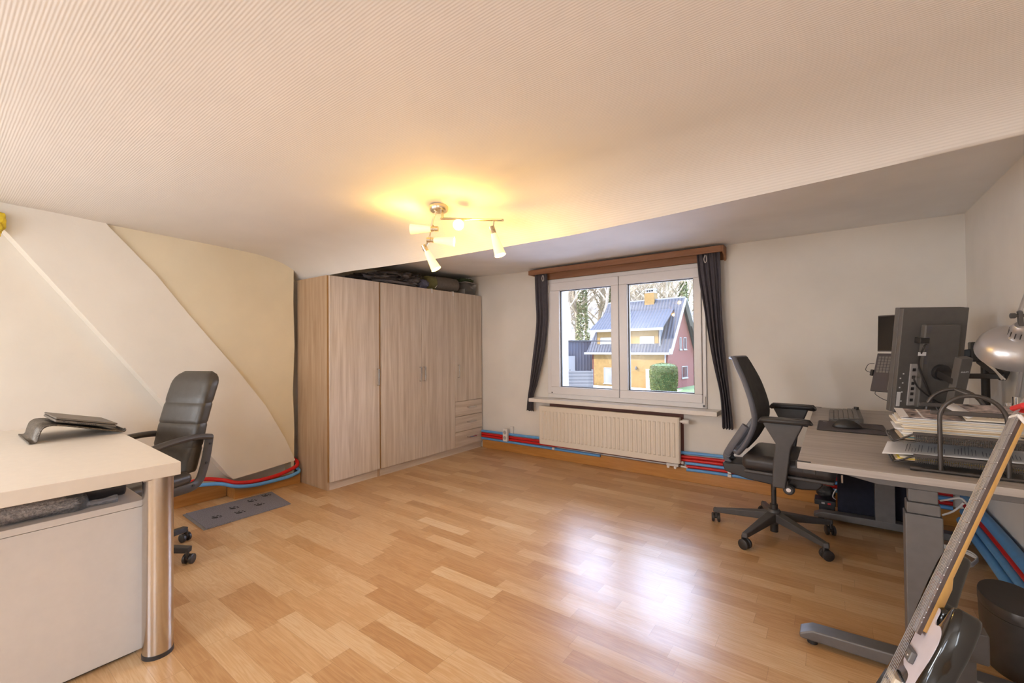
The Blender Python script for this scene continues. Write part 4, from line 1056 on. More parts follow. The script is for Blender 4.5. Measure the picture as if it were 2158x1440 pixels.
dk = Hh + t2x * W2 / 2 + dd * .117 - V((0, 0, .006))
bs = build(MB().obox(dk - dn * .007, (W2, .225, .012), t2x, dd, dn), 'base', 'laptop', t, world=True, bevel=.003)
q = MB()
for i in range(6):
    for j in range(18): q.obox(dk + t2x * (-.142 + j * .0167) + dd * (-.087 + i * .0165) + dn * .0002, (.0138, .0132, .0016), t2x, dd, dn)
build(q, 'key_field', 'keys', t, world=True)
build(MB().obox(dk + dd * .062 + t2x * -.02 + dn * .0003, (.11, .075, .001), t2x, dd, dn), 'touchpad', 'keys', t, world=True)
build(MB().obox(dk - t2x * (W2 / 2 + .006) + dd * .005, (.014, .035, .016), t2x, dd, dn), 'support_clip', 'black_pl', t, world=True, bevel=.002)
sp_ = dk - t2x * (W2 / 2 + .004)
tag(build(MB().tube(cr([sp_ + dd * -.05, sp_ - t2x * .03 + dd * -.045, sp_ - t2x * .04 + dd * -.01, sp_ - t2x * .012 + dd * .004], 6), .0018, 6), 'laptop_cable', 'grey_metal'), 'thin cable looping at the side of the open laptop', 'cable')
lb = dk + dd * .112 - t2x * .13
tag(build(MB().tube(cr([lb, lb + V((.0, 0, -.02)), lb + V((.05, -.02, -.05)), lb + V((.13, -.06, -.05)), lb + V((.24, -.1, -.02)), V((.50, 3.10, .95))], 8), .002, 6), 'laptop_cable', 'grey_metal'), 'thin cable hanging below the open laptop', 'cable')
t = thing('laptop_mount', 'black clamp arm by the right wall carrying the laptop', 'arm', (.60, 3.2, DZ))
build(MB().cyl((.615, 3.2, DZ + .001), (.615, 3.2, 1.20), .0165, n=20), 'pole', 'black_pl', t, world=True)
build(MB().box(.585, .645, 3.165, 3.235, DZ + .0008, DZ + .03), 'clamp', 'black_pl', t, world=True, bevel=.003)
build(MB().box(.56, .64, 3.165, 3.235, 1.085, 1.185), 'pole_collar', 'black_pl', t, world=True, bevel=.006)
build(MB().bar((.60, 3.2, 1.10), (.655, 3.07, 1.02), .03, .05, up=(0, 0, 1)).bar((.655, 3.07, 1.02), (.52, 3.11, 1.015), .03, .025, up=(0, 0, 1)), 'lower_link', 'black_pl', t, world=True, bevel=.004)
build(MB().bar((.57, 3.2, 1.13), (.40, 3.26, 1.10), .035, .04, up=(0, 0, 1)), 'upper_link', 'black_pl', t, world=True, bevel=.004)
build(MB().obox(dk - dn * .020, (.24, .16, .006), t2x, dd, dn).bar((.40, 3.26, 1.10), dk - dn * .02, .03, .03), 'tray', 'black_pl', t, world=True)
for k in (0, 1):
    tag(build(MB().tube(cr([(.585, 3.11 - k * .012, 1.10), (.605 + k * .008, 3.08, 1.07), (.625, 3.06 - k * .01, 1.04), (.64 + k * .01, 3.045, 1.005)], 6), .004, 8), 'white_cable', 'white_pl'), 'pale cable strapped to the black clamp arm', 'cable', 'cables on the clamp arm')

# desk lamp
t = thing('desk_lamp', 'silver articulated desk lamp with a domed shade', 'lamp', (.605, 2.7, DZ))
build(MB().box(.585, .63, 2.68, 2.72, DZ + .0008, .92).box(.575, .592, 2.69, 2.71, .741, .93), 'clamp', 'steel', t, world=True, bevel=.003)
build(MB().cyl((.607, 2.7, .92), (.607, 2.7, .955), .013, n=16), 'clamp_knob', 'chrome', t, world=True)
build(MB().tube([(.607, 2.70, .95), (.652, 2.55, 1.56)], .0065, 10).tube([(.619, 2.70, .95), (.662, 2.55, 1.56)], .0045, 10), 'lower_arm', 'lampshell', t, world=True)
A_ = V((.0, .75, -.66)).normalized(); Cs = V((.536, 2.42, 1.150))
top_ = Cs - A_ * .080
build(MB().lathe([(.026, 0), (.042, .003), (.065, .013), (.084, .030), (.096, .053), (.101, .080), (.099, .080), (.094, .054), (.082, .032), (.064, .016), (.026, .005)], top_, A_, 48), 'shade', 'lampshell', t, world=True)
hs = build(MB().lathe([(.0, -.06), (.017, -.06), (.022, -.053), (.025, -.043), (.026, 0), (.03, .004), (.026, .007)], top_, A_, 32), 'lamp_housing', 'lampshell', t, world=True)
q = MB(); ex, ey, _ = frame_from(A_)
for k in range(12):
    a = 2 * pi * k / 12; r_ = ex * cos(a) + ey * sin(a)
    q.obox(top_ - A_ * .024 + r_ * .0256, (.003, .026, .001), r_.cross(A_), A_, r_)
build(q, 'cooling_slot', 'black_pl', hs, world=True)
hj = top_ - A_ * .065
build(MB().bar(top_ - A_ * .052, hj + V((-.004, 0, .045)), .02, .012).cyl(hj + V((-.018, -.004, .03)), hj + V((.012, .004, .03)), .006, n=12).cyl(hj + V((-.028, -.006, .03)), hj + V((-.016, -.004, .03)), .0095, n=12), 'tilt_joint', 'grey_metal', t, world=True, bevel=.001)
build(MB().tube([hj + V((-.004, 0, .045)), (.655, 2.55, 1.56)], .006, 10), 'upper_arm', 'lampshell', t, world=True)
build(MB().cyl((.638, 2.55, 1.56), (.672, 2.55, 1.56), .018, n=20), 'elbow_joint', 'grey_metal', t, world=True)
build(MB().ball(Cs + A_ * -.02, .03, 16, 10), 'bulb', 'paper', t, world=True)

# letter tray
LY0, LY1, LX0, LX1 = 2.062, 2.285, .166, .52
t = thing('letter_tray', 'dark wire-mesh letter tray with twin arches', 'letter tray', (.34, 2.17, DZ))
for y in (2.045, 2.302):
    arc = [(.284, y, .752), (.284, y, .88)] + [(.362 - .078 * cos(a), y, .925 + .082 * sin(a)) for a in [pi * k / 16 for k in range(17)]] + [(.44, y, .88), (.44, y, .752)]
    build(MB().tube(arc, .0065, 12), 'arch', 'traymetal', t, world=True)
    build(MB().tube([(.215, y, .7475), (.52, y, .7475)], .0058, 12).tube([(.207, y, .749), (.235, y, .749)], .0082, 12), 'base_tube', 'traymetal', t, world=True)
for x in (.30, .44): build(MB().tube([(x, 2.045, .748), (x, 2.302, .748)], .004, 8), 'base_tie', 'traymetal', t, world=True)
build(MB().tube([(.362, 2.045, 1.007), (.362, 2.302, 1.007)], .005, 8), 'arch_tie', 'steel', t, world=True)
def tray_level(z, rim, xr0):
    tr = build(MB().box(LX0, LX1, LY0, LY1, z - .0008, z + .0008), 'tray_floor', 'traymetal', t, world=True)
    build(MB().box(xr0, LX1, LY0 - .0012, LY0, z, rim).box(xr0, LX1, LY1, LY1 + .0012, z, rim).box(LX1, LX1 + .001, LY0, LY1, z, rim), 'tray_wall', 'traymesh', tr, world=True)
    for a_, b_ in ((LY0 - .004, LY0 + .003), (LY1 - .003, LY1 + .004)): build(MB().box(xr0 - .004, LX1 + .002, a_, b_, rim - .002, rim + .009), 'tray_rim', 'traymetal', tr, world=True, bevel=.002)
    build(MB().tube(cr([(xr0, LY0, rim + .003), (LX0 + .01, LY0 + .002, z - .001), (LX0 - .003, LY0 + .02, z - .004), (LX0 - .003, LY1 - .02, z - .004), (LX0 + .01, LY1 - .002, z - .001), (xr0, LY1, rim + .003)], 6), .0032, 8), 'tray_lip', 'traymetal', tr, world=True)
tray_level(.765, .786, .222)
tray_level(.838, .862, .222)
for y in (2.052, 2.295):
    build(MB().box(.262, .505, y - .003, y + .003, .938, .953), 'top_rail', 'traymetal', t, world=True, bevel=.002)
# papers: every booklet and sheet is its own sheet of paper
def sheet_thing(name, mat, x0, x1, y0, y1, z, th_, seed, label, cat, group, sag=0.0, tilt=0.0, rot=0.0, wav=.002):
    rnd = random.Random(seed); a, b = rnd.uniform(0, 6), rnd.uniform(0, 6); cx, cy = (x0 + x1) / 2, (y0 + y1) / 2; ca, sa = cos(rot), sin(rot)
    def fn(u, v):
        x, y = (u - .5) * (x1 - x0), (v - .5) * (y1 - y0)
        zz = z + wav * (.5 + .5 * sin(6 * u + a) * sin(3 * v + b)) - sag * max(0, .35 - u) ** 2 + tilt * (1 - u)
        return (cx + x * ca - y * sa, cy + x * sa + y * ca, zz)
    return tag(build(MB().grid(fn, 14, 8), name, mat, solid=th_, off=1), label, cat, group)
rnd = random.Random(5); z = .8405
mats_ = ['tan_paper', 'teal_paper', 'cream_paper', 'paper', 'cream_paper', 'paper', 'tan_paper', 'cream_paper', 'paper', 'cream_paper', 'paper', 'cream_paper', 'paper']
for k, mt in enumerate(mats_):
    th_ = (.006, .003, .009, .004, .008, .003, .004, .007, .003, .007, .003, .006, .003)[k]
    sheet_thing('booklet' if th_ > .005 else 'paper_sheet', mt, .178 + rnd.uniform(-.008, .02), .505 + rnd.uniform(-.03, .012), 2.072 + rnd.uniform(0, .006), 2.272 - rnd.uniform(0, .01), z, th_ * .82, k, 'booklet or loose paper filling the upper letter tray', 'paper', 'papers stacked in the upper tray', sag=.006, wav=.0006, rot=rnd.uniform(-.025, .025))
    z += th_ + .0008
ztop = z
t = thing('photo_brochure', 'glossy photo brochure on the upper tray pile, left end', 'brochure', (.24, 2.17, ztop))
TI = Matrix(((1, 0, 0, 0), (0, 1, 0, 0), (0, .17, 1, -.17 * 2.07), (0, 0, 0, 1))); TJ = Matrix(((1, 0, 0, 0), (0, 1, 0, 0), (0, .05, 1, -.05 * 2.07), (0, 0, 0, 1)))
build(MB().box(.185, .345, 2.075, 2.255, ztop + .0015, ztop + .004).xform(TJ), 'cover', 'photo_print', t, world=True)
build(MB().box(.185, .21, 2.075, 2.255, ztop + .004, ztop + .0044).box(.245, .25, 2.075, 2.255, ztop + .004, ztop + .0044).xform(TJ), 'white_margin', 'paper', t, world=True)
t = thing('catalogue', 'cream catalogue with ochre lettering on the tray pile', 'magazine', (.43, 2.17, ztop))
build(MB().box(.352, .515, 2.078, 2.265, ztop + .0015, ztop + .007).xform(TI), 'cover', 'cream_paper', t, world=True, bevel=.0008)
build(MB().box(.362, .515, 2.165, 2.264, ztop + .007, ztop + .0073).xform(TI), 'cover_photo', 'photo_print', t, world=True)
lettering('OGPINMALLE', 'title_lettering', .017, 'gold_ink', t, (.50, 2.108, ztop + .0075 + .17 * .038), (-1, 0, 0), (0, -1, -.17), .0002, 'LEFT', .95)
t = thing('leaflet', 'white leaflet with a blue mark on the cream catalogue', 'leaflet', (.345, 2.15, ztop + .008))
lf = MB().add([V((.322, 2.205, ztop + .0085)), V((.352, 2.26, ztop + .011)), V((.385, 2.12, ztop + .0085)), V((.358, 2.082, ztop + .0085))], [(0, 1, 2, 3)]).xform(TI)
build(lf, 'page', 'paper', t, world=True, solid=.0008, off=1)
build(MB().add([V((.362, 2.112, ztop + .0105)), V((.372, 2.125, ztop + .0105)), V((.377, 2.112, ztop + .0105)), V((.367, 2.10, ztop + .0105))], [(0, 1, 2, 3)]).xform(TI), 'blue_mark', 'blue_ink', t, world=True)
z = .7675
for k, (mt, lab) in enumerate((('tan_paper', 'tan folder lowest in the lower tray'), ('yellow_paper', 'yellow sheet in the lower tray'), ('cream_paper', 'cream sheet above the yellow one, lower tray'))):
    sheet_thing('folder' if k == 0 else 'paper_sheet', mt, .172 + .006 * k, .50, 2.07, 2.27, z, .0025, 40 + k, lab, 'paper', 'papers in the lower tray', sag=.004, wav=.0006)
    z += .0042
t = thing('letter', 'printed white letter jutting out of the lower tray', 'letter', (.33, 2.17, z))
zl = z + .002
def lf_fn(u, v):
    return (.150 + .377 * u + .03 * (v - .5), 2.075 + .19 * v, zl + .014 * v + .006 * sin(pi * u) + .012 * u)
build(MB().grid(lf_fn, 16, 8), 'page', 'paper', t, world=True, solid=.0006, off=1)
q = MB()
rnd = random.Random(2)
for k in range(34):
    u0 = .16 + .0225 * k
    if k in (6, 13, 14, 22): continue
    a, b = .2, .2 + rnd.uniform(.25, .62)
    p0, p1 = V(lf_fn(u0, a)), V(lf_fn(u0, b)); p2, p3 = V(lf_fn(u0 + .0035, b)), V(lf_fn(u0 + .0035, a))
    o_ = V((0, 0, .0012)); q.add([p0 + o_, p1 + o_, p2 + o_, p3 + o_], [(0, 1, 2, 3)])
build(q, 'print_line', 'ink', t, world=True)

# ------------------------------------------------------------------ under the grey desk
t = thing('cool_bag', 'navy nylon bag standing under the grey desk', 'bag', (.16, 3.76, 0))
bg = MB().box(.005, .36, 3.69, 3.86, .001, .43)
build(bg, 'body', 'navy', t, world=True, bevel=.025, seg=4)
build(MB().tube([(.02, 3.686, .36), (.34, 3.686, .36)], .003, 6), 'zip', 'black_pl', t, world=True)
build(MB().box(.026, .038, 3.680, 3.687, .245, .30), 'zip_puller', 'steel', t, world=True, bevel=.002)
t = thing('adapter_box', 'flat black box with two small labels on the floor', 'box', (-.03, 3.77, 0))
build(MB().box(-.125, -.005, 3.70, 3.82, .07, .105).box(-.10, -.01, 3.705, 3.815, .001, .07), 'body', 'black_pl', t, world=True, bevel=.005)
build(MB().box(-.085, -.066, 3.698, 3.6995, .08, .092), 'grey_label', 'socket_hole', t, world=True)
build(MB().box(-.050, -.032, 3.698, 3.6995, .08, .092), 'red_label', 'red_cloth', t, world=True)
t = crumple('pouch', 'black_pl', (-.06, 3.768, .148), (.11, .10, .085), 6, .15, 2, 'black pouch lying on the flat black box', 'pouch')
tag(build(MB().tube(cr([(-.005, 3.715, .12), (-.02, 3.69, .14), (-.015, 3.685, .17), (.0, 3.683, .20)], 6), .0035, 8), 'white_cable', 'white_pl'), 'short white cable beside the navy bag', 'cable')
t = thing('radiator', 'small white slatted radiator low on the right wall', 'radiator', (.65, 3.66, .34))
build(MB().box(.655, .686, 3.42, 3.9, .345, .62), 'body', 'brown_paint', t, world=True)
q = MB()
for k in range(10): q.box(.625, .6545, 3.425 + k * .048, 3.452 + k * .048, .335, .62)
build(q, 'slat', 'rad', t, world=True, bevel=.006)
tag(build(MB().tube(cr([(.50 + .10 * cos(a * 1.0) + .01 * sin(3 * a), 3.35 + .12 * sin(a), .014 + .0035 * (k % 7)) for k, a in enumerate([i * .55 for i in range(40)])], 3), .004, 8), 'coiled_cable', 'white_pl'), 'coiled pale cable on floor behind the desk leg', 'cable')
tag(build(MB().tube(cr([(.50, 3.62, .24), (.52, 3.55, .27), (.57, 3.50, .30), (.60, 3.46, .25), (.61, 3.42, .27)], 6), .0055, 8).tube(cr([(.49, 3.5, .19), (.53, 3.47, .23), (.57, 3.45, .29)], 6), .005, 8), 'white_lead', 'white_pl'), 'white leads draped over the right wall pipes', 'cable')

# waste bin
t = thing('waste_bin', 'black lidded waste bin beside the guitar', 'bin', (.515, 2.385, 0))
build(MB().lathe([(.0, 0), (.88, .0), (.92, .008), (.985, .20), (.99, .205)], (.515, 2.385, .0), (0, 0, 1), 48, .088, .15, up=(0, 1, 0)), 'body', 'binmetal', t, world=True)
build(MB().lathe([(.99, .206), (1.0, .208), (1.0, .238), (.985, .243), (.93, .243), (.90, .2425), (.0, .2425)], (.515, 2.385, .0), (0, 0, 1), 48, .088, .15, up=(0, 1, 0)), 'lid', 'binmetal', t, world=True)
# ------------------------------------------------------------------ guitar on its stand
gE, gN = V((.134, 1.248, .597)), V((.304, 1.365, 1.02))
ga = (gN - gE).normalized(); gn = V((-.85, -.45, .3)); gn = (gn - ga * gn.dot(ga)).normalized(); gw = ga.cross(gn).normalized()
gn, gw = (gn * cos(radians(27)) - gw * sin(radians(27))), (gw * cos(radians(27)) + gn * sin(radians(27)))
GL = (gN - gE).length
def G(u, v, h): return gE + ga * u + gw * v + gn * h          # along neck, across (+ towards the door), out of the face
t = thing('electric_guitar', 'black electric guitar with maple neck held by a floor stand', 'guitar', G(-.40, 0, -.02))
def neckw(u): return .0285 - .0075 * u / GL
fb = MB(); nk = MB()
N_ = 24
def ring_neck(u):
    w_ = neckw(u)
    d_ = .0155 - .002 * u / GL
    if u < .10: d_ = .021 - .02 * max(0, (u - .02)) / 1.6
    pts_ = [(-w_, -.006), (-w_ * .97, -.009), (-w_ * .72, -d_), (0, -d_ - .003), (w_ * .72, -d_), (w_ * .97, -.009), (w_, -.006)]
    return [G(u, a, b) for a, b in pts_]
rows_ = [ring_neck(-.01 + (GL + .02) * k / N_) for k in range(N_ + 1)]
nk.add([p for r in rows_ for p in r], [(k * 7 + i, k * 7 + i + 1, k * 7 + 8 + i, k * 7 + 7 + i) for k in range(N_) for i in range(6)] + [tuple(range(6, -1, -1)), tuple(N_ * 7 + i for i in range(7))] + [(k * 7, k * 7 + 7, k * 7 + 13, k * 7 + 6) for k in range(N_)])
neck = build(nk, 'neck', 'maple', t, world=True, angle=60)
w0, w1 = neckw(-.02), neckw(GL)
fbm = MB().add([G(-.02, -w0, -.0058), G(-.02, w0, -.0058), G(GL, w1, -.0058), G(GL, -w1, -.0058), G(-.02, -w0, .0), G(-.02, w0, .0), G(GL, w1, .0), G(GL, -w1, .0)],
               [(3, 2, 1, 0), (0, 1, 5, 4), (1, 2, 6, 5), (2, 3, 7, 6), (3, 0, 4, 7)])
fbm.mat(1).add([G(-.02, -w0, .0), G(-.02, w0, .0), G(GL, w1, .0), G(GL, -w1, .0)], [(0, 1, 2, 3)])
build(fbm, 'fretboard', ['rosewood', 'fretboard'], t, world=True)
q = MB()
for k in range(1, 23):
    u = GL - .648 * (1 - 2 ** (-k / 12))
    q.tube([G(u, -neckw(u) * .99, .0004), G(u, neckw(u) * .99, .0004)], .0012, 6)
build(q, 'fret', 'chrome', neck, world=True)
build(MB().obox(G(GL + .004, 0, .001), (.0055, w1 * 2, .008), ga, gw, gn), 'nut', 'paper', t, world=True)
# headstock
hd = [(0, -.021), (.03, -.030), (.08, -.045), (.17, -.04), (.215, -.02), (.20, .02), (.16, .045), (.10, .042), (.05, .03), (0, .021)]
build(MB().prism(hd, G(GL + .006, 0, -.018), ga, gw, .013), 'headstock', 'maple', t, world=True, bevel=.003)
for k in range(4):
    build(MB().cyl(G(GL + .05 + .035 * k, .035, -.018), G(GL + .05 + .035 * k, .075, -.018), .004, n=8).obox(G(GL + .05 + .035 * k, .078, -.018), (.02, .018, .006), ga, gw, gn), 'tuning_peg', 'chrome', t, world=True)
# body
OUT_ = [(.075, .050), (.045, .034), (.030, .036), (.045, .075), (.085, .112), (.075, .142), (.03, .150), (-.03, .132), (-.09, .118), (-.15, .132), (-.215, .160), (-.28, .172), (-.335, .150), (-.372, .10), (-.388, .03), (-.385, -.05), (-.365, -.115),
       (-.315, -.158), (-.25, -.168), (-.18, -.148), (-.11, -.122), (-.03, -.122), (.05, -.140), (.12, -.142), (.165, -.122), (.17, -.095), (.13, -.078), (.085, -.060), (.06, -.04), (.055, -.02), (.055, .02)]
OUT = [(.055, .033), (.030, .037), (.022, .052), (.038, .070), (.070, .085), (.074, .105), (.048, .118), (-.005, .122), (-.08, .115), (-.15, .128), (-.215, .155), (-.28, .168), (-.335, .150), (-.372, .10), (-.388, .03), (-.385, -.05), (-.365, -.115),
       (-.315, -.158), (-.25, -.168), (-.18, -.148), (-.11, -.122), (-.03, -.122), (.06, -.135), (.14, -.135), (.175, -.115), (.172, -.092), (.13, -.078), (.075, -.055), (.058, -.036)]
OUT = [(a * .92, b * .92) for a, b in OUT]
outl = [(p.x, p.y) for p in cr([(a, b, 0) for a, b in OUT], 5, closed=True)]
TH0, TH1 = -.013, -.056
bm = MB(); no = len(outl)
cx = sum(p[0] for p in outl) / no; cy = sum(p[1] for p in outl) / no
lv = [(1 - .035, TH0), (1 - .012, TH0 - .002), (1, TH0 - .008), (1, TH1 + .008), (1 - .012, TH1 + .002), (1 - .035, TH1)]
# offset inwards by normals rather than by scale
def inset(d_):
    out_ = []
    for i in range(no):
        a, b = V((*outl[i - 1], 0)), V((*outl[(i + 1) % no], 0)); tn = (b - a).normalized()
        nrm_ = V((-tn.y, tn.x, 0)); p = V((*outl[i], 0)) + nrm_ * d_ * INS
        out_.append(p)
    return out_
ar = sum(outl[i][0] * outl[(i + 1) % no][1] - outl[(i + 1) % no][0] * outl[i][1] for i in range(no)); INS = 1 if ar > 0 else -1
for d_, h in ((.009, TH0), (.003, TH0 - .002), (0, TH0 - .008), (0, TH1 + .008), (.003, TH1 + .002), (.009, TH1)):
    bm.v += [G(p.x, p.y, h) for p in inset(d_)]
for j in range(5):
    for i in range(no): bm.f.append((j * no + i, j * no + (i + 1) % no, (j + 1) * no + (i + 1) % no, (j + 1) * no + i)); bm.m.append(0)
bm.f.append(tuple(range(no - 1, -1, -1))); bm.m.append(1); bm.f.append(tuple(5 * no + i for i in range(no))); bm.m.append(0)
build(bm, 'body', ['gloss_black', 'gloss_black'], t, world=True, angle=50)
# pickguard
pgp = [(.05, .034), (.026, .040), (.018, .056), (.022, .085), (.005, .112), (-.05, .108), (-.105, .092), (-.16, .098), (-.215, .112), (-.25, .09), (-.21, .055), (-.15, .042), (-.11, .036), (-.10, -.035), (-.02, -.045), (.0, -.08), (.055, -.10), (.11, -.09), (.09, -.062), (.056, -.036)]
pgp = [(a * .92, b * .92) for a, b in pgp]
pgo = [(p.x, p.y) for p in cr([(a, b, 0) for a, b in pgp], 4, closed=True)]
build(MB().prism(pgo, G(0, 0, TH0 + .0003), ga, gw, .0022), 'pickguard', 'pearl', t, world=True)
p_ = build(MB().obox(G(-.068, 0, TH0 + .005), (.024, .068, .011), ga, gw, gn), 'pickup', 'grey_metal_lite', t, world=True, bevel=.003)
for k in range(6):
    build(MB().cyl(G(-.068, -.026 + .0104 * k, TH0 + .010), G(-.068, -.026 + .0104 * k, TH0 + .0125), .003, n=10), 'pole_piece', 'steel', p_, world=True)
p_ = build(MB().obox(G(-.142, .0, TH0 + .003), (.048, .085, .006), ga, gw, gn), 'pickup', 'chrome', t, world=True, bevel=.002)
for u in (-.13, -.155): build(MB().obox(G(u, .0, TH0 + .009), (.017, .068, .010), ga, gw, gn), 'pickup_bobbin', 'cream_paper', p_, world=True, bevel=.002)
brg = build(MB().obox(G(-.225, 0, TH0 + .002), (.045, .075, .003), ga, gw, gn).obox(G(-.246, 0, TH0 + .009), (.003, .075, .016), ga, gw, gn), 'bridge', 'chrome', t, world=True, bevel=.001)
for k in range(6):
    build(MB().cyl(G(-.235, -.026 + .0104 * k, TH0 + .009), G(-.214, -.026 + .0104 * k, TH0 + .009), .0045, n=12), 'saddle', 'steel', brg, world=True)
for u, v in ((-.235, .095), (-.28, .085)):
    build(MB().cyl(G(u, v, TH0), G(u, v, TH0 + .016), .010, .009, n=20), 'control_knob', 'chrome', t, world=True)
for k in range(6):
    va, vb = -.026 + .0104 * k, -.0175 + .007 * k
    build(MB().tube([G(-.222, va, .0035), G(GL + .004, vb, .0042), G(GL + .03 + .022 * k, vb * 1.2, -.002)], .0008 - .00008 * k, 6), 'string', 'string', t, world=True)
build(MB().tube([G(GL + .025, -.02, .004), G(GL + .025, .03, .004), G(GL + .03, .034, -.02), G(GL + .03, -.024, -.02)], .006, 8, closed=True), 'red_string_wrap', 'red_cloth', t, world=True)
build(MB().tube(cr([G(GL + .004, .024, .002), G(GL - .01, .036, -.012), G(GL + .01, .042, -.022), G(GL + .035, .034, -.008)], 5), .004, 8), 'white_cord', 'paper', t, world=True)

# stand holding the guitar
t = thing('guitar_stand', 'black flat-bar guitar stand behind the guitar body', 'stand', (.245, 1.5, 0))
build(MB().box(.222, .262, 1.492, 1.508, .014, .425), 'post', 'dark_pl', t, world=True, bevel=.002)
build(MB().box(.216, .282, 1.478, 1.522, .425, .497), 'yoke', 'dark_pl', t, world=True, bevel=.004)
for a_ in (80, 200, 320):
    d_ = V((cos(radians(a_)), sin(radians(a_)), 0))
    build(MB().bar(V((.242, 1.5, .03)) + d_ * .012, V((.242, 1.5, .010)) + d_ * .20, .03, .012, up=(0, 0, 1)), 'foot', 'dark_pl', t, world=True, bevel=.002)
cra = G(-.30, -.03, TH1 - .012)
build(MB().tube(cr([(.235, 1.478, .45), V((.235, 1.478, .45)).lerp(cra, .5) + V((0, 0, -.06)), G(-.385, -.03, TH1 - .012), G(-.385, -.03, TH0 + .03)], 6), .009, 8), 'cradle', 'black_pl', t, world=True)

# ------------------------------------------------------------------ outside
GZ = -2.66
struct(MB().box(-90, 60, 4.4, 120, GZ - .2, GZ), 'lawn', 'lawn' if 'lawn' in M else M.setdefault('lawn', plain('lawn_grass', (.08, .13, .03), .9, var=.4, scale=3)))
struct(MB().box(-40, 20, 4.4, 24, GZ, GZ + .02), 'path_bounce', M.setdefault('drive', plain('pale_paving', (.72, .71, .70), .9)))  # unseen yard, made pale to bounce light up through the window
struct(MB().box(-60, -10.6, 24, 39.2, GZ, GZ + .02), 'path_drive', M.setdefault('drive', plain('pale_paving', (.42, .38, .35), .9)))
HO, HU, HV = V((-11.6, 38.6, 0)), V((-.993, .118, 0)), V((.118, .993, 0))
def H(u, v, z): return HO + HU * u + HV * v + V((0, 0, z))
def hbox(mb, u0, u1, v0, v1, z0, z1):
    vs = [H(u, v, z) for z in (z0, z1) for v in (v0, v1) for u in (u0, u1)]
    return mb.add(vs, [(0, 2, 3, 1), (4, 5, 7, 6), (0, 1, 5, 4), (2, 6, 7, 3), (0, 4, 6, 2), (1, 3, 7, 5)])
M['yel_brick'] = plain('yellow_brick', (.21, .128, .04), .9, var=.12, scale=4)
M['red_brick'] = plain('red_brick', (.14, .042, .032), .9, var=.12, scale=4)
M['white_out'] = plain('white_outdoor_paint', (.24, .24, .24), .6)
M['tiles'] = stripes('blue_grey_roof_tiles', (.040, .043, .058), (.016, .017, .025), 'x', .30, bmp=.8, axis2='z', period2=.33)
M['orange_trim'] = plain('orange_timber', (.26, .12, .03), .6)
HW, HDp, EZ, RZ = 7.75, 5.9, .55, 5.48
t = thing('house', 'yellow-fronted house with red brick gable across the street', 'house', H(4, 3, GZ))
fr_ = MB(); hbox(fr_, .3, HW, 0, .15, GZ, .5)
build(fr_, 'front_wall', 'yel_brick', t, world=True)
gp = [(0, GZ), (HDp, GZ), (HDp, EZ), (2.95, RZ - .15), (0, EZ)]
gb = MB()
for u in (0, HW):
    vs = [H(u, v, z) for v, z in gp] + [H(u + (.3 if u == 0 else -.2), v, z) for v, z in gp]
    gb.add(vs, [(0, 1, 2, 3, 4), (9, 8, 7, 6, 5)] + [(i, (i + 1) % 5, 5 + (i + 1) % 5, 5 + i) for i in range(5)])
build(gb, 'gable_wall', 'red_brick', t, world=True)
bw = MB(); hbox(bw, 0, HW, HDp - .2, HDp, GZ, EZ); build(bw, 'rear_wall', 'red_brick', t, world=True)
def slab(pts, th_): # thick polygon
    n_ = (pts[1] - pts[0]).cross(pts[2] - pts[0]).normalized(); k = len(pts)
    if n_.z < 0: n_ = -n_
    return MB().add(pts + [p + n_ * th_ for p in pts], [tuple(range(k - 1, -1, -1)), tuple(range(k, 2 * k))] + [(i, (i + 1) % k, k + (i + 1) % k, k + i) for i in range(k)])
build(slab([H(-.35, -.35, .45), H(8.15, -.35, .45), H(7.6, 2.95, RZ), H(-.35, 2.95, RZ)], .10), 'front_roof', 'tiles', t, world=True)
build(slab([H(-.35, HDp + .35, .45), H(8.15, HDp + .35, .45), H(7.6, 2.95, RZ), H(-.35, 2.95, RZ)], .10), 'rear_roof', 'tiles', t, world=True)
rd = MB().tube([H(-.38, 2.95, RZ + .10), H(7.6, 2.95, RZ + .10)], .10, 10); build(rd, 'ridge_tiles', M.setdefault('ridge', plain('ridge_tile', (.16, .165, .19), .7)), t, world=True)
gu = MB(); hbox(gu, -.3, 8.35, -.5, -.3, .40, .60); build(gu, 'gutter', 'white_out', t, world=True)
for a, b in ((H(-.38, -.42, .46), H(-.38, 2.95, RZ + .03)), (H(-.38, HDp + .42, .46), H(-.38, 2.95, RZ + .03))):
    build(MB().bar(a, b, .08, .34, up=HU), 'barge_board', 'white_out', t, world=True)
# dormer
dm = MB()
dvs = [(.15, .5), (.15, 2.55), (2.3, 4.2), (1.2, 2.4)]
hb2 = MB(); hbox(hb2, .85, 7.3, .15, .30, .55, 2.6); build(hb2, 'dormer_front', 'yel_brick', t, world=True)
ck = MB()
for u in (.85, 7.2):
    vs = [H(u, v, z) for v, z in ((.15, .9), (.15, 2.6), (2.15, 4.1))] + [H(u + .1, v, z) for v, z in ((.15, .9), (.15, 2.6), (2.15, 4.1))]
    ck.add(vs, [(0, 1, 2), (5, 4, 3), (0, 1, 4, 3), (1, 2, 5, 4), (2, 0, 3, 5)])
build(ck, 'dormer_cheek', 'ridge', t, world=True)
build(slab([H(.35, -.3, 2.62), H(7.9, -.3, 2.62), H(7.5, 2.45, 4.62), H(.35, 2.45, 4.62)], .09), 'dormer_roof', 'tiles', t, world=True)
gu = MB(); hbox(gu, .3, 8.0, -.42, -.25, 2.56, 2.78); build(gu, 'gutter', 'white_out', t, world=True)
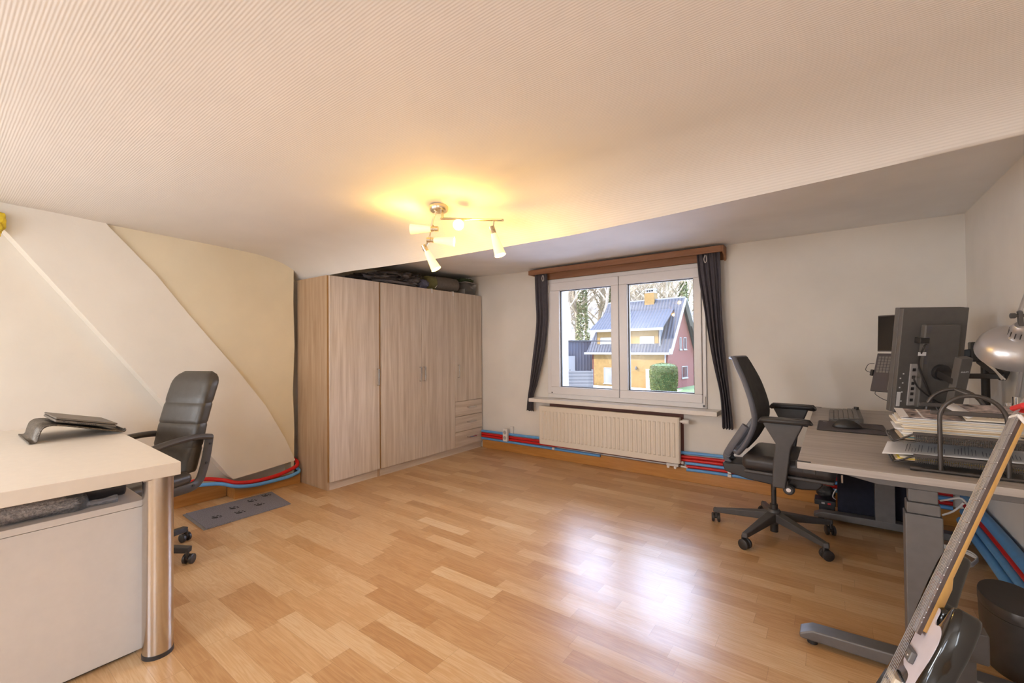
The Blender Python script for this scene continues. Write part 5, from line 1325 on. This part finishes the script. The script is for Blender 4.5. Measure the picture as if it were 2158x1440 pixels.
def hwin(name, u0, u1, z0, z1, v=-.03, shutter=True, side=False):
    mb = MB(); f_ = .07
    if side:
        def bx_(mb, a0, a1, zz0, zz1, d0, d1): hbox(mb, d0, d1, a0, a1, zz0, zz1)
    else:
        def bx_(mb, a0, a1, zz0, zz1, d0, d1): hbox(mb, a0, a1, d0, d1, zz0, zz1)
    d0, d1 = v, v + .06
    bx_(mb, u0, u1, z0, z0 + f_, d0, d1); bx_(mb, u0, u1, z1 - f_, z1, d0, d1); bx_(mb, u0, u0 + f_, z0, z1, d0, d1); bx_(mb, u1 - f_, u1, z0, z1, d0, d1)
    w_ = build(mb, name, 'white_out', t, world=True)
    m2 = MB(); bx_(m2, u0 + f_, u1 - f_, z0 + f_, z1 - f_, d0 + .03, d1)
    build(m2, 'shutter' if shutter else 'pane', 'white_out' if shutter else 'housepane', w_, world=True)
    m3 = MB(); bx_(m3, u0 - .08, u1 + .08, z0 - .07, z0, d0 - .04, d1); build(m3, 'window_ledge', 'white_out', w_, world=True)
M['housepane'] = plain('house_window_pane', (.25, .27, .30), .15, spec=.7)
hwin('window', 5.3, 6.85, .90, 2.02, .11); hwin('window', 1.31, 2.68, .90, 2.04, .11)
hwin('window', 5.2, 6.42, -2.4, -.86, -.03)
hwin('window', 2.46, 2.9, .82, 1.95, -.03, True, True); hwin('window', 3.35, 4.05, .82, 1.95, -.03, False, True); hwin('window', 2.88, 4.2, -1.82, -.72, -.03, False, True)
dr = MB(); hbox(dr, 1.05, 2.2, -.03, .02, GZ, -.80); d0_ = build(dr, 'door_frame', 'orange_trim', t, world=True)
dr = MB(); hbox(dr, 1.15, 2.08, -.05, -.02, GZ, -.90); build(dr, 'front_door', 'white_out', d0_, world=True)
build(MB().lathe([(.02, 0), (.10, .06), (.11, .22), (.06, .30), (.0, .33)], H(2.97, -.14, -1.0), (0, 0, 1), 12), 'wall_lantern', 'grey_metal', t, world=True)
build(MB().tube([H(.22, -.1, .4), H(.22, -.1, GZ)], .06, 10), 'downpipe', 'white_out', t, world=True)
build(MB().tube([H(.75, .05, 2.6), H(.75, .05, .55)], .05, 10), 'downpipe', 'white_out', t, world=True)
ch = MB(); hbox(ch, 2.45, 3.42, 2.6, 3.4, 4.7, 6.25); chm = build(ch, 'chimney', 'yel_brick', t, world=True)
ch = MB()
hbox(ch, 2.5, 3.37, 2.65, 3.35, 6.27, 6.37); hbox(ch, 2.5, 3.37, 2.65, 3.35, 6.55, 6.65)
for u in (2.55, 2.8, 3.05, 3.28): hbox(ch, u - .03, u + .03, 2.7, 3.3, 6.25, 6.72)
build(ch, 'chimney_cap', 'white_out', chm, world=True)

t = thing('barn', 'blue-grey clad barn beside the yellow house', 'barn', (-21, 41, GZ))
M['clad'] = stripes('blue_grey_cladding', (.075, .08, .105), (.06, .063, .085), 'x', .25, bmp=.3)
b0, b1 = V((-32, 33.0, 0)), V((-19.2, 43.0, 0)); bdx = (b1 - b0).normalized(); bdy = V((-bdx.y, bdx.x, 0))
build(MB().obox((b0 + b1) / 2 + bdy * 3 + V((0, 0, (GZ + 1.70) / 2)), ((b1 - b0).length, 6, 1.70 - GZ), bdx, bdy, (0, 0, 1)), 'walls', 'clad', t, world=True)
build(MB().obox((b0 + b1) / 2 + bdy * 3 + V((0, 0, 1.76)), ((b1 - b0).length + .3, 6.3, .12), bdx, bdy, (0, 0, 1)), 'roof', 'grey_metal_lite', t, world=True)
build(MB().obox(V((-22.35, 40.15, -.6)) - bdy * .12, (1.4, .08, 1.6), bdx, bdy, (0, 0, 1)), 'door', 'white_out', t, world=True)
t = thing('fence', 'grey concrete panel fence in front of the barn', 'fence', (-18, 32, GZ))
M['conc'] = stripes('concrete_panels', (.13, .12, .11), (.08, .075, .07), 'z', .28, bmp=.6)
f0, f1 = V((-27, 25.8, 0)), V((-16.2, 33.2, 0)); fd = (f1 - f0); fn_ = fd.normalized(); fp = V((-fn_.y, fn_.x, 0))
NP = 7
for k in range(NP):
    a, b = f0 + fd * k / NP, f0 + fd * (k + 1) / NP
    build(MB().obox((a + b) / 2 + V((0, 0, (GZ - .85) / 2)), ((b - a).length - .1, .06, -.85 - GZ), fn_, fp, (0, 0, 1)), 'panel', 'conc', t, world=True)
for k in range(NP + 1):
    a = f0 + fd * k / NP
    build(MB().obox(a + V((0, 0, (GZ - .72) / 2)), (.13, .13, -.72 - GZ), fn_, fp, (0, 0, 1)), 'post', 'conc', t, world=True)

# clipped hedge
hm = MB().lathe([(.0, 0), (.70, .0), (.86, .3), (.92, 1.0), (.95, 1.6), (.93, 2.1), (.85, 2.35), (.55, 2.47), (.0, 2.5)], (-10.39, 33.36, GZ), n=64)
m4 = MB()
hd_ = MB()
for i in range(9000):
    rnd_ = random; a = random.uniform(0, 2 * pi); z = random.uniform(.0, 2.5)
    r = lin([(0, .78), (.3, .88), (1.0, .93), (1.6, .96), (2.1, .94), (2.35, .85), (2.47, .5), (2.5, .1)], z) * random.uniform(.9, 1.05)
    if z > 2.3: r *= sqrt(random.random())
    c = V((-10.39 + r * cos(a), 33.36 + r * sin(a), GZ + z)); d_ = V((cos(a) * .6 + random.uniform(-.6, .6), sin(a) * .6 + random.uniform(-.6, .6), random.uniform(-.2, 1))).normalized() * .085
    s_ = d_.cross(V((random.uniform(-1, 1), random.uniform(-1, 1), random.uniform(-1, 1)))).normalized() * .035
    hd_.add([c, c + d_ * .5 + s_, c + d_, c + d_ * .5 - s_], [(0, 1, 2, 3)])
t = thing('hedge', 'clipped round green hedge in front of the yellow house', 'hedge', (-10.39, 33.36, GZ))
build(hm, 'core', M.setdefault('hedge_core', plain('hedge_shade_green', (.05, .08, .02), .9)), t, world=True)
build(hd_, 'foliage', M.setdefault('hedge_leaf', plain('hedge_leaf_green', (.12, .13, .035), .8, var=.5, scale=2)), t, world=True)

# bare winter trees
M['bark'] = plain('pale_bark', (.58, .48, .37), .9, var=.25, scale=2)
M['twig'] = plain('pale_twigs', (.58, .47, .34), .9, var=.3, scale=1)
M['ivy'] = plain('ivy_leaves', (.32, .34, .18), .8, var=.4, scale=3)
def tree_mesh(seed, Hh_):
    rnd = random.Random(seed); tr, tw = MB(), MB(); tips = []
    def grow(p, d, L, r, lev):
        n_ = 4; pts = [p]; rs = [r]
        for k in range(n_):
            d = (d + V((rnd.uniform(-1, 1), rnd.uniform(-1, 1), rnd.uniform(-.3, .7))) * (.10 + .07 * lev)).normalized()
            pts.append(pts[-1] + d * L / n_); rs.append(r * (1 - .6 * (k + 1) / n_))
        (tr if lev < 3 else tw).tube(pts, rs, 6 if lev < 2 else 4 if lev < 3 else 3, caps=False)
        if lev >= 4: return
        nb = (9, 6, 6, 6)[lev]
        for k in range(nb):
            f = (.32 if lev == 0 else .2) + (1 - (.32 if lev == 0 else .2)) * (k + rnd.random()) / nb
            i = min(int(f * n_), n_ - 1); q = pts[i].lerp(pts[i + 1], f * n_ - i)
            a = rnd.uniform(0, 6.28); side = V((cos(a), sin(a), 0)); dd_ = (d * .45 + side * .8 + V((0, 0, .35))).normalized()
            grow(q, dd_, L * rnd.uniform(.38, .62) * (1.1 - .4 * f if lev == 0 else 1), max(.02, rs[i] * .5), lev + 1)
    grow(V((0, 0, -.3)), V((0, 0, 1)), Hh_, Hh_ * .018, 0)
    return tr, tw
def make_tree(seed, Hh_, label, ivy):
    t = thing('bare_tree', label, 'tree')
    tr, tw = tree_mesh(seed, Hh_)
    build(tr, 'trunk', 'bark', t, angle=80); build(tw, 'twigs', 'twig', t, angle=80)
    if ivy:
        iv = MB()
        for i in range(1500):
            z = random.uniform(0, Hh_ * .62); a = random.uniform(0, 6.28); r = Hh_ * .018 + random.uniform(.1, .75) * (1.15 - z / (Hh_ * .62))
            c = V((r * cos(a), r * sin(a), z)); d_ = V((random.uniform(-1, 1), random.uniform(-1, 1), random.uniform(-1, 1))).normalized() * .22; s_ = d_.cross(V((0, 0, 1))).normalized() * .12
            iv.add([c - d_, c + s_, c + d_, c - s_], [(0, 1, 2, 3)])
        build(iv, 'ivy', 'ivy', t)
    return t
kinds = [make_tree(1, 17, '', False), make_tree(2, 19, '', True), make_tree(3, 16, '', False)]
spots = []
rnd = random.Random(12)
# (angle from the Y axis in degrees, distance)
layout = [(-31.5, 62, 0), (-30.0, 60, 1), (-28.6, 54, 2), (-27.2, 57, 1), (-25.9, 64, 0), (-24.6, 55, 2), (-33.6, 63, 2), (-29.2, 70, 0), (-26.5, 72, 2), (-23.2, 60, 1), (-21.8, 66, 0), (-20.4, 58, 2), (-19.0, 70, 1), (-17.6, 56, 0), (-16.2, 62, 2), (-14.9, 57, 1), (-13.4, 66, 0), (-12.0, 58, 2), (-35, 66, 1),
          (-31.0, 74, 1), (-27.9, 66, 0), (-24.0, 74, 0), (-22.5, 74, 2), (-18.3, 76, 0), (-15.6, 74, 0), (-20.0, 74, 1)]
used = [False] * 3
for i, (a, d_, k) in enumerate(layout):
    o = kinds[k] if not used[k] else copy_tree(kinds[k]); used[k] = True
    o.location = (d_ * sin(radians(a)), d_ * cos(radians(a)), GZ); o.rotation_euler = (0, 0, rnd.uniform(0, 6.28)); s_ = rnd.uniform(.85, 1.15); o.scale = (s_, s_, s_)
    o['group'] = 'bare trees behind the houses'
    o['label'] = ('bare pale-branched tree standing beyond the houses', 'bare tree with an ivy-clad trunk beyond the houses', 'shorter bare tree standing beyond the houses')[k]
# undergrowth under the trees
ug = MB()
for i in range(5200):
    a = radians(random.uniform(-37, -9)); d_ = random.uniform(53, 80); z = abs(random.gauss(0, 1.6))
    c = V((d_ * sin(a), d_ * cos(a), GZ + z)); v_ = V((random.uniform(-1, 1), random.uniform(-1, 1), random.uniform(0, 1.6))).normalized() * .7; s_ = v_.cross(V((random.uniform(-1, 1), 1, 0))).normalized() * .10
    ug.add([c - v_, c + s_, c + v_, c - s_], [(0, 1, 2, 3)])
tag(build(ug, 'undergrowth', M.setdefault('brush', plain('dry_brush', (.26, .21, .14), .9, var=.4, scale=1))), 'dry brush and saplings under the bare trees', 'undergrowth', kind='stuff')
# wooded slope far behind
hm_ = MB().grid(lambda u, v: (-120 + 150 * u, 84 + 50 * v, GZ + 15 * min(1, v * 1.5) + 3.5 * noise.noise(V((u * 16, v * 5, 1))) * v + .8 * noise.noise(V((u * 160, v * 20, 3)))), 240, 24)
struct(hm_, 'hill', M.setdefault('hillside', plain('winter_woodland_slope', (.17, .145, .115), .95, var=.5, scale=.55)))
# overhead cable
tag(build(MB().tube(cr([(-2.62, 4.50, 1.247), (-5, 12, 1.33), (-8.6, 22, 1.45), V(H(4.6, .14, 2.0))], 8), .010, 8), 'overhead_cable', 'cable_black'), 'dark cable running from the window to the yellow house', 'cable')

# ------------------------------------------------------------------ light
wd = bpy.data.worlds.new('sky'); SC.world = wd; wd.use_nodes = True
nt = wd.node_tree; bg_ = nt.nodes['Background']
tc = nt.nodes.new('ShaderNodeTexCoord'); sp2 = nt.nodes.new('ShaderNodeSeparateXYZ'); nt.links.new(tc.outputs['Generated'], sp2.inputs[0])
skyc = ramp(nt, sp2.outputs[2], [(0.0, (.30, .30, .32)), (.14, (.34, .34, .36)), (.26, (.56, .69, 1.0)), (.5, (.56, .70, 1.0)), (1, (.40, .58, 1.0))])
side = nt.nodes.new('ShaderNodeMapRange'); nt.links.new(sp2.outputs[1], side.inputs[0])   # window half of the sky made brighter, to strengthen the floor reflection
for i_, x_ in ((1, -.5), (2, .8), (3, 2.6), (4, 9.5)): side.inputs[i_].default_value = x_
nt.links.new(side.outputs[0], bg_.inputs[1])
nt.links.new(skyc, bg_.inputs[0])
sd = bpy.data.lights.new('sun', 'SUN'); sd.energy = 4.0; sd.color = (1, .9, .76); sd.angle = .012
so = bpy.data.objects.new('sun', sd); COL.objects.link(so)
sv = V((.62, .62, -.66)).normalized(); so.rotation_euler = sv.to_track_quat('-Z', 'Y').to_euler()
def fill_light(name, loc, aim, sx, sy, en):  # fill lamps added in the made-up windows behind the camera
    ad = bpy.data.lights.new(name, 'AREA'); ad.shape = 'RECTANGLE'; ad.size = sx - .14; ad.size_y = sy - .14; ad.energy = en; ad.color = (.90, .97, 1.06)
    ao = bpy.data.objects.new(name, ad); COL.objects.link(ao)
    ao.location = loc; ao.rotation_euler = V(aim).to_track_quat('-Z', 'Z').to_euler()
sc_ = ((SX0 + SX1) / 2, (SZ0 + SZ1) / 2)
fill_light('left_fill_light', (XL - .03, *sc_), (1, 0, 0), SX1 - SX0, SZ1 - SZ0, 30)
fill_light('right_fill_light', (XR + .03, *sc_), (-1, 0, 0), SX1 - SX0, SZ1 - SZ0, 12)
fill_light('rear_fill_light', ((RX0 + RX1) / 2, YF - .03, (RZ0 + RZ1) / 2), (0, 1, 0), RX1 - RX0, RZ1 - RZ0, 13)

pd = bpy.data.lights.new('window_portal', 'AREA'); pd.shape = 'RECTANGLE'; pd.size = 1.36; pd.size_y = 1.02; pd.cycles.is_portal = True
po = bpy.data.objects.new('window_portal', pd); COL.objects.link(po)
po.location = (-1.633, 4.02, 1.264); po.rotation_euler = V((0, -1, 0)).to_track_quat('-Z', 'Z').to_euler()
for k in ('shade', 'bulb'): M[k].cycles.emission_sampling = 'NONE'

SC.view_settings.view_transform = 'Standard'; SC.view_settings.look = 'None'; SC.view_settings.gamma = 1; SC.view_settings.use_curve_mapping = False
SC.view_settings.exposure = 1.12
SC.cycles.max_bounces = 8; SC.cycles.diffuse_bounces = 4; SC.cycles.glossy_bounces = 3; SC.cycles.adaptive_threshold = .03; SC.cycles.transparent_max_bounces = 16
SC.cycles.sample_clamp_indirect = 6
SC.cycles.use_denoising = True
